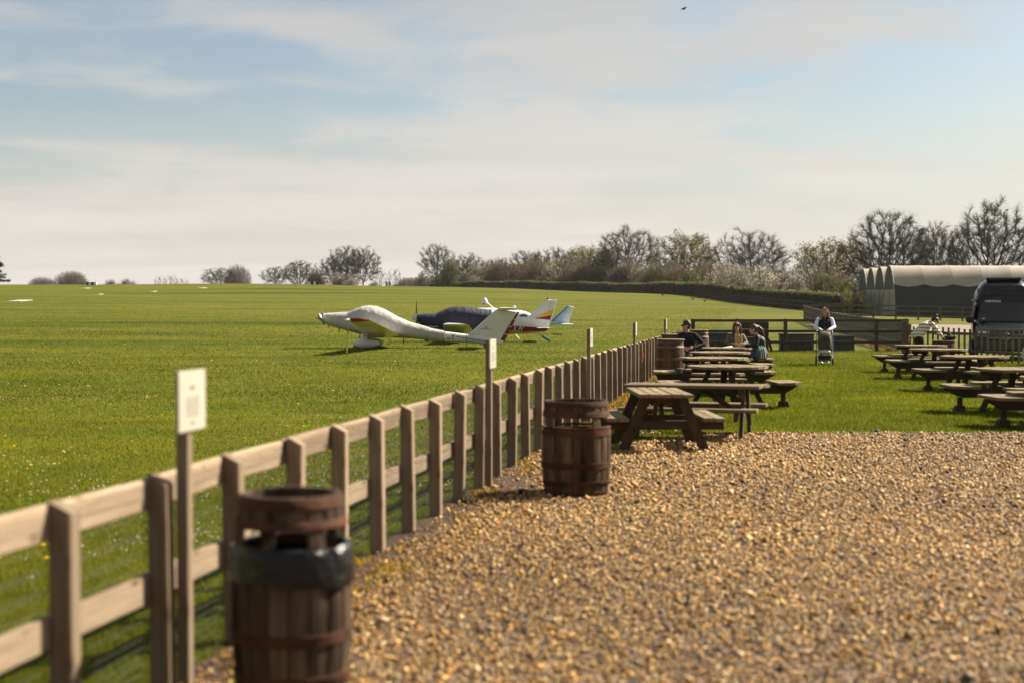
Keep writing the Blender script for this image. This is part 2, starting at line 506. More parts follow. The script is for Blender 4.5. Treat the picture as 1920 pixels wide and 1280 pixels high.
# loose stones of the yard
def pebbles():
    n_try = 470000
    y = 5.2 + (GY1 + .15 - 5.2) * rng.random(n_try) ** .82
    x = rng.uniform(-1.9, 8.4, n_try)
    keep = (x < .405 * y + .75) & in_gravel(x, y)
    x, y = x[keep], y[keep]
    keep = rng.random(len(x)) < np.clip(10.0 / y, .45, 1)
    x, y = x[keep], y[keep]
    x = x[:165000]; y = y[:165000]
    # scattered stones in the soil by the fence
    ys2 = rng.uniform(5, 19, 7000); xs2 = fx(ys2) + rng.uniform(.0, 1.0, 7000) ** .7 * (.30 + .34 * np.exp(-((ys2 - 12.6) / 1.7) ** 2) + .25)
    x = np.concatenate([x, xs2]); y = np.concatenate([y, ys2])
    nb_ = len(x)
    xs3 = rng.uniform(1.2, 8.5, 1800); ys3 = GY1 + np.abs(rng.normal(0, .12, 1800)) - .02      # strays along the lawn edge
    x = np.concatenate([x, xs3]); y = np.concatenate([y, ys3])
    n = len(x)
    s = rng.lognormal(0, .33, n) * .0090 * np.clip(.72 + y * .03, 1, 1.35)
    base = np.array([[1, 0, 0], [0, 1, 0], [-1, 0, 0], [0, -1, 0], [0, 0, 1], [0, 0, -1]], float)
    P = np.repeat(base[None], n, 0)
    P *= rng.uniform(.62, 1.3, (n, 6, 1))
    P += rng.normal(0, .18, (n, 6, 3))
    sc = np.stack([rng.uniform(.8, 1.6, n), rng.uniform(.7, 1.1, n), rng.uniform(.55, 1.0, n)], 1)
    P *= sc[:, None]
    a = rng.uniform(0, 2 * np.pi, n); tl = rng.normal(0, .45, n)
    ct, st = np.cos(tl)[:, None], np.sin(tl)[:, None]
    X0, Z0 = P[..., 0].copy(), P[..., 2].copy()
    P[..., 0] = X0 * ct - Z0 * st; P[..., 2] = X0 * st + Z0 * ct
    ca, sa = np.cos(a)[:, None], np.sin(a)[:, None]
    X0, Y0 = P[..., 0].copy(), P[..., 1].copy()
    P[..., 0] = X0 * ca - Y0 * sa; P[..., 1] = X0 * sa + Y0 * ca
    P *= s[:, None, None]
    P[..., 0] += x[:, None]; P[..., 1] += y[:, None]
    lift = np.where((np.arange(n) >= nb_ - 7000) & (np.arange(n) < nb_), .016, 0.0)
    P[..., 2] += (s * rng.uniform(.1, 1.1, n) + .006 + lift)[:, None]
    f = np.array([[0, 1, 4], [1, 2, 4], [2, 3, 4], [3, 0, 4], [1, 0, 5], [2, 1, 5], [3, 2, 5], [0, 3, 5]])
    Fc = (np.arange(n)[:, None, None] * 6 + f[None]).reshape(-1, 3)
    pal = np.array([(.40, .235, .085), (.47, .30, .125), (.54, .38, .19), (.28, .165, .07), (.16, .105, .06), (.42, .34, .25), (.08, .068, .062), (.60, .48, .33), (.34, .18, .08), (.045, .04, .04)])
    w = np.array([.19, .18, .11, .11, .09, .08, .11, .06, .05, .07]); w /= w.sum()
    c = pal[rng.choice(len(pal), n, p=w)] * rng.uniform(.42, 1.16, (n, 1)) * np.array([1.04, .935, .68])
    # worn paths and dusty swathes through the yard
    wear = np.sin(x * .7 + .35 * y + np.sin(y * .5)) * np.sin(y * .43 + .8 * np.sin(x * .6)) + .5 * np.sin(x * 1.9 + 2) * np.sin(y * 1.3)
    c *= (1 + .17 * wear)[:, None]
    m, t, b = new_mat('pebble')
    at = t.nodes.new('ShaderNodeAttribute'); at.attribute_name = 'tint'
    t.links.new(at.outputs['Color'], b.inputs['Base Color'])
    b.inputs['Roughness'].default_value = .55; b.inputs['Specular IOR Level'].default_value = .2
    me = soup('gravel', P.reshape(-1, 3), Fc, m, np.repeat(c, 6, 0))
    o = link('gravel', me)
    tag(o, 'loose golden brown gravel covering the yard', 'gravel', kind='stuff')
pebbles()

# grass blades
def blades(name, label, x, y, h, w, z=None, pal=None):
    n = len(x)
    z = terrain(x, y) if z is None else z
    a = rng.uniform(0, np.pi, n)
    lean = rng.normal(0, .45, (n, 2))
    hh = h * rng.lognormal(0, .3, n)
    dx, dy = np.cos(a) * w / 2, np.sin(a) * w / 2
    p0 = np.stack([x - dx, y - dy, z - .004], 1); p1 = np.stack([x + dx, y + dy, z - .004], 1)
    p2 = np.stack([x + lean[:, 0] * hh, y + lean[:, 1] * hh, z + hh], 1)
    V = np.stack([p0, p1, p2], 1).reshape(-1, 3)
    Fc = np.arange(3 * n).reshape(n, 3)
    pal = np.array([(.096, .130, .002), (.135, .164, .002), (.188, .194, .004), (.046, .078, .002), (.25, .21, .03), (.32, .28, .12)])
    c = pal[rng.choice(6, n, p=[.30, .33, .17, .15, .035, .015])] * rng.uniform(.75, 1.2, (n, 1))
    # clumps: neighbouring tufts share their tone
    wide = np.sin(x * .55 + 1.3 * np.sin(y * .33)) * np.sin(y * .47 + 1.1 * np.sin(x * .41 + 2)) + .6 * np.sin(x * .19 + y * .31) * np.sin(y * .12 - x * .07 + 1)
    c = c * np.stack([1 + .34 * wide, 1 + .24 * wide, 1 + .3 * wide], 1).clip(.5, 1.5) * .86
    tone = .5 + .5 * np.sin(x * 2.1 + 1.7 * np.sin(y * 1.3)) * np.sin(y * 1.7 + 1.1 * np.sin(x * .9))
    c = c * (.82 + .34 * tone[:, None])
    o = link(name, soup(name, V, Fc, leafmat('grass_blade', (1.16, 1.16, 1), .40, .55, .08), np.repeat(c, 3, 0)))
    tag(o, label, 'grass', kind='stuff')
def field_pts(n):
    u = rng.random(n)
    y = 6.0 * (170 / 6.0) ** (u ** 1.25)
    x = -.40 * y + rng.random(n) * (np.minimum(fx(y) - .02, np.where(y > 54, .30 * y, .40 * y)) + .40 * y)
    return x, y
x, y = field_pts(400000)
sc_ = np.clip(y / 14, .8, 6)
blades('field_grass', 'short mown grass of the airfield left of the fence', x, y, .027 * np.clip(y / 22, 1, 1.3), .0075 * sc_)
n = 330000
u = rng.random(n)
y = 18.0 * (56 / 18.0) ** u
x = fx(y) + .1 + rng.random(n) * (.42 * y - fx(y) + .5)
k = ~in_gravel(x, y) & ~((x < fx(y) + .32)) & (x < 15.3 + (54 - y) * .1)
keepn = rng.random(n) < np.where(y < GY1 + .35, .55, 1.0)
x, y = x[k & keepn], y[k & keepn]
blades('lawn_grass', 'lawn grass between the picnic tables', x, y, .030 * np.clip(y / 25, 1, 1.15), .0075 * np.clip(y / 14, .9, 2.0))

# dandelions and daisies in the field
def flowers():
    n = 75
    y = 9 * (62 / 9) ** rng.random(n); x = -.39 * y + rng.random(n) * (np.minimum(fx(y), .2 * y) - .3 + .39 * y)
    n2 = 1300
    cy = 9 * (50 / 9) ** rng.random(60); cx = -.39 * cy + rng.random(60) * (np.minimum(fx(cy), .2 * cy) - .3 + .39 * cy)
    ki = rng.integers(0, 60, n2)
    x2 = cx[ki] + rng.normal(0, .55, n2); y2 = cy[ki] + rng.normal(0, .5, n2)
    ok = x2 < fx(y2) - .1
    x2, y2 = x2[ok], y2[ok]
    n2 = len(x2)
    X = np.concatenate([x, x2]); Y = np.concatenate([y, y2])
    r = np.concatenate([rng.uniform(.013, .022, n) * np.clip(y / 22, 1, 1.7), rng.uniform(.006, .010, n2)])
    z = terrain(X, Y) + .035 + rng.random(len(X)) * .02
    c = np.concatenate([np.tile((.75, .42, .01), (n, 1)), np.tile((.72, .70, .60), (n2, 1))])
    k = 6
    vs = []; 
    ang = np.arange(k) * 2 * np.pi / k
    ring = np.stack([X[:, None] + r[:, None] * np.cos(ang), Y[:, None] + r[:, None] * np.sin(ang), np.repeat(z[:, None], k, 1)], 2)
    top = np.stack([X, Y, z + r * .55], 1)[:, None]
    V = np.concatenate([ring, top], 1)
    f = np.array([[i, (i + 1) % k, k] for i in range(k)])
    Fc = (np.arange(len(X))[:, None, None] * (k + 1) + f[None]).reshape(-1, 3)
    o = link('meadow_flowers', soup('meadow_flowers', V.reshape(-1, 3), Fc, leafmat('petal', (1, 1, 1), .3), np.repeat(c, k + 1, 0)))
    tag(o, 'yellow dandelions and white daisies dotted over the mown field', 'flowers', kind='stuff')
flowers()

# orange-yellow tufts growing along the foot of the fence
def moss():
    n = 3600
    cy = np.concatenate([rng.uniform(5.5, 30, 90), rng.uniform(24, 40, 50)]); cx = fx(cy) + rng.uniform(.02, .34, 140)
    ki = rng.integers(0, 140, n)
    x = cx[ki] + rng.normal(0, .05, n); y = cy[ki] + rng.normal(0, .09, n)
    far = rng.uniform(0, 1, 5200)                      # strip under the receding pen fence
    x = np.concatenate([x, 15.05 + far * 1.6 + rng.normal(0, .12, 5200) - .35]); y = np.concatenate([y, 55.2 + far * 11.5])
    n = len(x)
    z = terrain(x, y) + .02
    h = rng.uniform(.015, .06, n) * np.where(y > 24, 1.5, 1); a = rng.uniform(0, np.pi, n); w = .012 * np.clip(y / 16, .8, 3.5)
    p0 = np.stack([x - np.cos(a) * w, y - np.sin(a) * w, z], 1); p1 = np.stack([x + np.cos(a) * w, y + np.sin(a) * w, z], 1)
    p2 = np.stack([x + rng.normal(0, .02, n), y + rng.normal(0, .02, n), z + h], 1)
    V = np.stack([p0, p1, p2], 1).reshape(-1, 3)
    pal = np.array([(.30, .17, .015), (.40, .23, .02), (.24, .14, .025), (.15, .12, .02)])
    c = pal[rng.integers(0, 4, n)]
    o = link('yellow_tufts', soup('yellow_tufts', V, np.arange(3 * n).reshape(n, 3), leafmat('tuft', (1, 1, 1), .4), np.repeat(c, 3, 0)))
    tag(o, 'orange yellow tufts along the foot of the fences', 'tufts', kind='stuff')
moss()
# ================================================================ FENCES
M_WIRE = pm('galvanised_wire', (.20, .215, .205), (.13, .14, .135), 3, .45, metal=.6)
def wires(mb_pts, r=0.0009):
    """thin three-sided wires from a list of (p, q)"""
    P = np.array([a for a, b in mb_pts], float); Q = np.array([b for a, b in mb_pts], float)
    t = Q - P; t /= np.linalg.norm(t, axis=1)[:, None]
    ref = np.where(np.abs(t[:, 2:3]) > .9, np.array([[1., 0, 0]]), np.array([[0, 0, 1.]]))
    u = np.cross(t, ref); u /= np.linalg.norm(u, axis=1)[:, None]
    w = np.cross(t, u)
    rr = []
    for k in range(3):
        a = 2 * math.pi * k / 3
        rr.append((math.cos(a) * u + math.sin(a) * w) * r)
    V = np.stack([P + rr[0], P + rr[1], P + rr[2], Q + rr[0], Q + rr[1], Q + rr[2]], 1).reshape(-1, 3)
    f = np.array([[0, 1, 4, 3], [1, 2, 5, 4], [2, 0, 3, 5]])
    F = (np.arange(len(P))[:, None, None] * 6 + f[None]).reshape(-1, 4)
    return V, F

def post_mesh(h, w, d, chamfer, mat, deep=.12, both=False):
    """square post, top weathered to one side"""
    mb = MB(); b = .006
    def ring(z):
        a, c = w / 2, d / 2
        return [(-a + b, -c, z), (a - b, -c, z), (a, -c + b, z), (a, c - b, z), (a - b, c, z), (-a + b, c, z), (-a, c - b, z), (-a, -c + b, z)]
    lo = ring(-deep)
    hi = []
    for (x, y, _) in ring(0):
        zz = h - chamfer * max(0, (x + w * .12) / (w * .62)) if not both else h - chamfer * abs(x) / (w / 2)
        hi.append((x, y, zz))
    mid = [(x, y, h - chamfer - .01) for x, y, _ in ring(0)]
    top = []
    # ridge line on the top
    mb.loft([lo, mid, hi], 0)
    return mb.mesh('post', mat)

M_PINE_Z, M_PINE_Y, M_PINE_X = wood('post', 'z'), wood('pine', 'y'), wood('pine', 'x')
ang = math.atan2(FB, 1.0)                      # fence heading from +Y towards +X
NP = 57
PY0, PDY = 5.41 - 3 * .885, .88
fence = empty('boundary_fence', (fx(0), 0, 0), -ang, 'long pale post and rail fence with wire mesh between gravel and airfield', 'fence')
k_ = math.sqrt(1 + FB * FB)
pm_posts = [post_mesh(.975 + dh, .092, .085, .045, M_PINE_Z) for dh in (0, .008, -.008, .004)]
for i in range(NP):
    o = link('post', pm_posts[i % 4], fence)
    yy = (PY0 + PDY * i) * k_
    o.location = (0, yy + rnd.uniform(-.012, .012), rnd.uniform(-.012, .008))
    o.rotation_euler = (R(rnd.uniform(-.7, .7)), R(rnd.uniform(-.8, .8)), R(rnd.uniform(-2, 2)))
def rail(n, z0, z1):
    ln = PDY * n * k_
    mb = MB(); segs = n * 2
    rings = []
    for s in range(segs + 1):
        y = ln * s / segs; dz = .004 * math.sin(s * 1.3)
        b = .005
        a = [(-.085, z0), (-.052, z0), (-.047, z0 + b), (-.047, z1 - b), (-.052, z1), (-.085, z1), (-.09, z1 - b), (-.09, z0 + b)]
        rings.append([(x, y, z + dz) for x, z in a])
    mb.loft(rings)
    return mb.mesh('rail', M_PINE_Y)
for (z0, z1) in ((.815, .95), (.40, .525)):
    me2, me4 = rail(2, z0, z1), rail(4, z0, z1)
    i = 0; first = z0 > .6
    while i < NP - 1:
        n = 2 if (first and i == 0) else 4
        if i + n > NP - 1: n = 2
        o = link('rail', me4 if n == 4 else me2, fence)
        o.location = (rnd.uniform(-.003, .003), (PY0 + PDY * i) * k_ + .002, rnd.uniform(-.004, .004))
        o.scale = (1, .9985, 1)
        i += n
ya, yb = PY0 * k_, (PY0 + PDY * (NP - 1)) * k_
seg = []
for y in np.arange(max(ya, 4.3), 26, .0254): seg.append(((-.044, y, .02), (-.044, y, .93)))
for y in np.arange(26, yb, .0508): seg.append(((-.044, y, .02), (-.044, y, .93)))
for z in np.arange(.03, .94, .0762): seg.append(((-.0455, ya, z), (-.0455, yb, z)))
for z in (.62, .70, .22, .15): seg.append(((-.0455, ya, z), (-.0455, yb, z)))
V, F = wires(seg, .0012)
o = link('wire_mesh', soup('wire_mesh', V, F, M_WIRE), fence); tag(o, kind='stuff')

# small sign boards on taller stakes along that fence
M_SIGN = pm('sign_face', (.40, .365, .295), (.36, .33, .265), 4, .5)
M_PRINT = pm('print_ink', (.15, .14, .13), (.11, .105, .10), 20, .7)
M_STAKE = wood('post', 'z')
def sign(y, h, label, wide=.30, tall=.265):
    e = empty('notice_sign', (fx(y) + .082 * math.cos(ang), y, 0), -ang, label, 'sign', 'small white notices on stakes along the boundary fence')
    MB().bbox(-.028, .028, -.028, .028, -.15, h, .004).build('stake', M_STAKE, e)
    b = MB().bbox(.029, .041, -wide / 2, wide / 2, h - tall, h + .004, .003).build('board', M_SIGN, e)
    mb = MB()
    # an emblem, blocks of text, a line at the foot: as faint print
    for j in range(5): mb.box(.0412, .0420, -.035 + j * .014, -.027 + j * .014, h - .085 + abs(j - 2) * .006, h - .062 - abs(j - 2) * .002)
    r2 = random.Random(int(y * 10))
    for j in range(7):
        z = h - .115 - j * .013
        yy = -.075
        while yy < .07:
            w = r2.uniform(.012, .03)
            mb.box(.0412, .0418, yy, min(yy + w, .08), z - .005, z); yy += w + .006
    mb.box(.0412, .0418, -.02, .02, h - .235, h - .222)
    o = mb.build('print', M_PRINT, b); tag(o, kind='stuff')
    return e
sign(6.32, 1.42, 'white notice on a stake, largest and nearest of the row, left of the barrel bin')
sign(13.38, 1.40, 'white notice on a stake, second nearest, just below the glider tail')
sign(21.1, 1.39, 'narrow white notice on a stake, third along the fence from the camera')
sign(28.6, 1.40, 'narrow white notice on a stake, fourth along the fence, left of the round tables')
sign(37.6, 1.40, 'farthest small notice on a stake, beside the man in black')

# red and white tape on one far post
mb = MB()
for i in range(3): mb.box(.0475, .050, -.046, .046, .62 + i * .05, .65 + i * .05, 0)
e = empty('warning_tape', (fx(31.0), PY0 + PDY * 32, 0), -ang, 'red striped tape on a fence post near the first standing barrel', 'tape')
mb.build('tape_band', pm('red_tape', (.75, .05, .04), (.6, .04, .03), 5, .5), e)

# back fence of the garden
M_DARK_X, M_DARK_Z = wood('dark', 'x'), wood('dark', 'z')
bx0, bx1, by_ = 6.95, 15.15, 54.6
bf = empty('back_fence', (bx0, by_, tz(bx0, by_)), 0, 'dark weathered three-rail fence with mesh across the back of the lawn', 'fence')
me = post_mesh(1.24, .13, .12, .02, M_DARK_Z)
for x in (0, 1.72, 3.55, 5.3, 7.05, 8.2):
    o = link('post', me, bf); o.location = (x, 0, 0)
for z in (1.17, .76, .35):
    for (xa, xb) in ((-.05, 3.55), (3.553, 8.25)):
        MB().bbox(xa, xb, -.11, -.064, z - .05, z + .05, .006).build('rail', M_DARK_X, bf)
seg = [((x, -.061, 0.02), (x, -.061, 1.15)) for x in np.arange(.05, 8.2, .0508)] + [((0, -.060, z), (8.2, -.060, z)) for z in np.arange(.05, 1.16, .0508)]
V, F = wires(seg, .0016)
o = link('wire_mesh', soup('wire_mesh', V, F, M_WIRE), bf); tag(o, kind='stuff')
# boarded panel on that fence
bp = empty('board_panel', (8.58, 54.42, 0), 0, 'brown boarded panel standing against the back fence behind the two women', 'panel')
for i in range(4):
    z0 = .03 + i * .285
    MB().bbox(0, 1.24, -.02, .012, z0, z0 + (.272), .006).build('board', wood('table', 'x'), bp)
for x in (.03, 1.12): MB().bbox(x, x + .09, .0125, .05, 0, 1.16, .006).build('batten', wood('grey', 'z'), bp)
mb = MB(); mb.beam((1.36, -.05, .0), (1.24, .02, .5), .09, .05, (0, 1, 0)); mb.build('prop', wood('table', 'z'), bp)

# black slatted planters behind the back fence
M_BLACK = pm('black_plastic', (.016, .017, .018), (.010, .011, .012), 6, .55, .2)
def planter(x0, x1, h, label):
    y = 55.2
    e = empty('planter_box', ((x0 + x1) / 2, y, tz(x0, y)), 0, label, 'planter', 'black boxes behind the back fence')
    w = (x1 - x0) / 2
    MB().box(-w + .02, w - .02, -.22, .22, 0, h - .021).build('inner_box', M_BLACK, e)
    n = int((x1 - x0) / .075)
    me = MB().bbox(-.028, .028, -.012, .012, 0, h - .02, .006).mesh('slat', M_BLACK)
    for i in range(n):
        o = link('slat', me, e); o.location = (-w + .04 + i * (2 * w - .08) / (n - 1), -.234, 0)
    MB().bbox(-w - .02, w + .02, -.26, .25, h - .02, h + .03, .01).build('rim', M_BLACK, e)
planter(7.35, 8.34, .66, 'black slatted box behind the fence, left of the boarded panel')
planter(10.38, 11.68, .63, 'widest black slatted box behind the fence, left of the pushchair')
planter(12.2, 13.25, .56, 'black slatted box behind the fence, right of the pushchair')

# the long pen fence running away from the corner (dense uprights)
M_PK_Z, M_PK_Y, M_PK_X = wood('picket', 'z'), wood('picket', 'y'), wood('picket', 'x')
def run_fence(name, label, A, B, pitch, h, pw, pd, rails, rail_h, mat, both=True, rail_side=1, mesh=False, cat='fence'):
    A = Vector((A[0], A[1])); B = Vector((B[0], B[1]))
    d = B - A; ln = d.length; a = math.atan2(d.y, d.x)
    e = empty(name, (A.x, A.y, 0), a, label, cat)
    n = int(ln / pitch)
    me = post_mesh(h, pw, pd, .02, mat[0], both=both)
    pts = []
    for i in range(n + 1):
        s = i * ln / n
        p = A + d * (s / ln)
        z = tz(p.x, p.y)
        o = link('post', me, e); o.location = (s, rnd.uniform(-.01, .01), z + rnd.uniform(-.02, .02))
        pts.append((s, z))
    step = max(1, int(round(3.0 / pitch)))
    for zr in rails:
        i = 0
        while i < n:
            j = min(i + step, n)
            mb = MB()
            mb.beam((pts[i][0] + .002, rail_side * (pd / 2 + .021), pts[i][1] + zr), (pts[j][0] - .002, rail_side * (pd / 2 + .021), pts[j][1] + zr), .04, rail_h)
            mb.build('rail', mat[1], e)
            i = j
    if mesh:
        seg = []
        for s in np.arange(0, ln, .10):
            p = A + d * (s / ln); z = tz(p.x, p.y)
            seg.append(((s, rail_side * (pd / 2 + .045), z), (s, rail_side * (pd / 2 + .045), z + h - .05)))
        V, F = wires(seg, .0025)
        o = link('wire_mesh', soup('wire_mesh', V, F, M_WIRE), e); tag(o, kind='stuff')
    return e
run_fence('pen_fence', 'dense upright fence receding beyond the back fence towards the white tunnels', (15.25, 55.2), (22.2, 108), .45, 1.12, .10, .09, (1.05, .66, .28), .09, (M_PK_Z, M_PK_X), rail_side=1, mesh=True)
run_fence('rail_fence', 'low three-rail fence in front of the long white tunnels', (22.6, 109.5), (62, 114), 1.78, 1.14, .12, .11, (1.08, .70, .32), .11, (wood('grey', 'z'), wood('grey', 'x')), rail_side=-1)
run_fence('paling_fence', 'grey paling fence in front of the dark camper van', (14.35, 51.4), (16.1, 36.8), .415, 1.03, .10, .035, (.84, .30), .09, (wood('grey', 'z'), wood('grey', 'x')), rail_side=1)
e = empty('corner_post', (14.28, 51.75, 0), 0, 'stout pair of corner posts where the paling fence meets the back fence', 'post')
MB().bbox(-.09, .09, -.08, .08, -.1, 1.2, .01).build('post', wood('grey', 'z'), e)
MB().bbox(.14, .24, -.06, .06, -.1, 1.1, .01).build('post', wood('grey', 'z'), e)

# ================================================================ BARRELS
M_ST_G = pm('stave_grey', (.125, .086, .055), (.022, .016, .012), 2.2, .9, .5, (5, 5, .9), .35, spec=.08, bscale=9)
M_ST_R = pm('stave_red', (.135, .060, .030), (.04, .021, .013), 2.2, .8, .5, (5, 5, .9), .3, bscale=9)
M_RUST = pm('rusty_hoop', (.100, .042, .020), (.030, .018, .013), 6, .85, .5, vary=.15, spec=.1)
M_HOOP = pm('grey_hoop', (.14, .125, .11), (.075, .058, .045), 9, .6, .3, metal=.4)
def barrel_r(z, H, Rm, Re):
    s = (z / H) * 2 - 1
    return Re + (Rm - Re) * (1 - s * s)
def barrel(name, loc, H, Rm, Re, label, staves=20, hoops=(), window=None, keep=(), stave_mat=None, hoop_mat=None, lid=True, rz=0.0, hoop_h=.045):
    e = empty(name, loc, rz, label, 'barrel')
    def piece(i, z0, z1):
        mb = MB(); a0 = 2 * math.pi * i / staves; da = 2 * math.pi / staves
        rings = []
        nz = max(2, int((z1 - z0) / .07) + 1)
        for k in range(nz + 1):
            z = z0 + (z1 - z0) * k / nz
            r = barrel_r(z, H, Rm, Re)
            g = .035 * da
            rr = [(r - .022, a0 + g), (r - .004, a0 + g), (r, a0 + da * .14), (r + .001, a0 + da * .5), (r, a0 + da * .86), (r - .004, a0 + da - g), (r - .022, a0 + da - g)]
            rings.append([(q * math.cos(t), q * math.sin(t), z) for q, t in rr])
        mb.loft(rings)
        return mb.build('stave', stave_mat, e)
    for i in range(staves):
        if window and i not in keep:
            back = math.sin(2 * math.pi * (i + .5) / staves + rz) > -.1      # the mouth is cut lower at the back
            piece(i, .005, window[0] - (window[2] if back else 0)); piece(i, window[1], H)
        else:
            piece(i, .005, H)
    for (z, h) in hoops:
        n = 40; rings = []
        prof = [(.0015, -h / 2), (.0055, -h / 2 + .003), (.0055, h / 2 - .003), (.0015, h / 2), (-.002, h / 2 - .004), (-.002, -h / 2 + .004)]
        vs = []; fs = []
        for j in range(n):
            t = 2 * math.pi * j / n
            for dr, dz in prof:
                q = barrel_r(z + dz, H, Rm, Re) + dr + .001
                vs.append((q * math.cos(t), q * math.sin(t), z + dz))
        m_ = len(prof)
        for j in range(n):
            for q in range(m_):
                fs.append((j * m_ + q, j * m_ + (q + 1) % m_, ((j + 1) % n) * m_ + (q + 1) % m_, ((j + 1) % n) * m_ + q))
        MB().add(vs, fs).build('hoop', hoop_mat, e, smooth=True)
    if lid:
        mb = MB(); mb.lathe([(Re + .035, H), (Re + .04, H + .008), (Re + .04, H + .024), (Re + .03, H + .032)], 32)
        mb.build('lid', wood('tabletop', 'x'), e)
    MB().lathe([(Re - .023, .03), (Re - .023, .06)], 24).build('bottom', stave_mat, e)
    return e
# nearest bin, with a black bag folded over its rim
B1 = barrel('barrel_bin', (-.918, 5.9, 0), .935, .250, .206, 'nearest barrel litter bin with black bag over its rim beside the fence', 18,
            [(.908, .05), (.822, .036), (.70, .035), (.36, .05), (.18, .06), (.03, .05)], (.715, .802, .12), keep=(0, 4, 8, 13), stave_mat=M_ST_G, hoop_mat=M_RUST, lid=False, rz=.62)
# folded liner bag
mb = MB(); n = 64; rings = []
lv = [(.728, -.014), (.732, .0), (.724, .007), (.69, .010), (.66, .010), (.63, .010), (.605, .009), (.58, .007)]
for z, dr in lv:
    ring = []
    for j in range(n):
        t = 2 * math.pi * j / n
        wv = .005 * math.sin(t * 9 + z * 31) + .004 * math.sin(t * 17 + z * 60 + 1) + .004 * math.sin(t * 5 - z * 40)
        zz = z + (.016 * math.sin(t * 2 + .7) + .006 * math.sin(t * 7)) * (1 if z < .7 else .15)
        q = barrel_r(z, .935, .250, .206) + dr + (abs(wv) if dr > .006 else .3 * wv) * 1.2
        ring.append((q * math.cos(t), q * math.sin(t), zz))
    rings.append(ring)
mb.loft(rings, 0, False, False)
mb.build('bin_liner', pm('black_bag', (.005, .005, .005), (.003, .003, .003), 5, .13, .9, spec=.34, bscale=11, bdist=.03), B1, smooth=True)
# second bin
B2 = barrel('barrel_bin', (.585, 12.95, 0), .86, .314, .285, 'barrel litter bin with rusty hoops and no bag on the gravel before the tables', 20,
            [(.835, .045), (.745, .055), (.622, .025), (.575, .055), (.285, .06), (.125, .045), (.03, .05)], (.635, .715, .07), keep=(1, 6, 11, 16), stave_mat=M_ST_G, hoop_mat=M_RUST, lid=False, rz=.15)
hp = [(.955, .04), (.84, .045), (.58, .05), (.36, .05), (.10, .05)]
barrel('wine_barrel', (3.50, 31.4, 0), .98, .315, .275, 'standing reddish barrel with flat lid, nearest of the three by the fence', 20, hp, stave_mat=M_ST_R, hoop_mat=M_HOOP, rz=.2)
barrel('wine_barrel', (4.22, 37.4, 0), .98, .315, .275, 'standing barrel with dark lid half hidden behind the man in black', 18, hp, stave_mat=M_ST_R, hoop_mat=M_HOOP, rz=.9)
barrel('wine_barrel', (5.52, 42.2, 0), 1.02, .33, .28, 'standing barrel behind the shoulder of the man in black, farthest of the three', 18, hp, stave_mat=M_ST_R, hoop_mat=M_HOOP, rz=.5)
barrel('half_barrel', (12.85, 42.3, 0), .70, .33, .30, 'low rusty barrel under the hand of the bending woman', 18, [(.68, .05), (.45, .05), (.1, .05)], stave_mat=M_ST_R, hoop_mat=M_RUST, rz=.5)
pt = empty('dark_pot', (12.98, 42.25, .734), 0, 'small dark pot with a stub on top of the low rusty barrel', 'pot')
MB().lathe([(.13, 0), (.20, .05), (.21, .12), (.18, .13), (.16, .08), (.02, .07)], 20).build('bowl', M_BLACK, pt, smooth=True)
MB().lathe([(.06, .075), (.065, .20), (.05, .22)], 12).build('stub', M_BLACK, pt, smooth=True)

# ================================================================ PICNIC TABLES
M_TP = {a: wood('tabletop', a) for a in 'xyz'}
M_TB = {a: wood('table', a) for a in 'xyz'}  # frame wood toned darker than the tops, shade underneath painted in
def a_table(loc, rz, ln, label, top=.69, seat=.41):
    e = empty('picnic_table', loc, rz, label, 'picnic table', 'A-frame picnic tables')
    for i in range(5):
        x = -.26 + i * .13
        o = MB().bbox(x - .0605, x + .0605, -ln / 2 + rnd.uniform(0, .012), ln / 2 - rnd.uniform(0, .012), top - .042, top + rnd.uniform(-.003, .003), .006).build('top_plank', M_TP['y'], e)
    for s in (-1, 1):
        for k in (0, 1):
            x = s * (.50 + k * .135)
            MB().bbox(x - .062, x + .062, -ln / 2, ln / 2 - rnd.uniform(0, .01), seat - .042, seat + rnd.uniform(-.003, .003), .006).build('seat_plank', M_TP['y'], e)
        fy = s * (ln / 2 - .22)
        for q in (-1, 1):
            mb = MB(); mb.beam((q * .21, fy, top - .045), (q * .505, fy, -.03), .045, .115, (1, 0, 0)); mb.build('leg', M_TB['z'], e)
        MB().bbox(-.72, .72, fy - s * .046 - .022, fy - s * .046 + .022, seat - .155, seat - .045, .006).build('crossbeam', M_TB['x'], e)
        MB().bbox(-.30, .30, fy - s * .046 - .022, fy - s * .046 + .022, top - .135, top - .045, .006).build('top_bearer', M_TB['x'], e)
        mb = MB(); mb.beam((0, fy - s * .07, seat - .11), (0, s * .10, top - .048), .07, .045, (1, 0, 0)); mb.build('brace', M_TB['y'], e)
    return e
a_table((1.79, 17.36, 0), R(1.5), 1.45, 'picnic table seen end-on on the gravel, right of the bagless barrel bin')
a_table((2.42, 18.88, 0), R(90 - 16), 1.80, 'long picnic table standing askew across the gravel edge behind the end-on one')

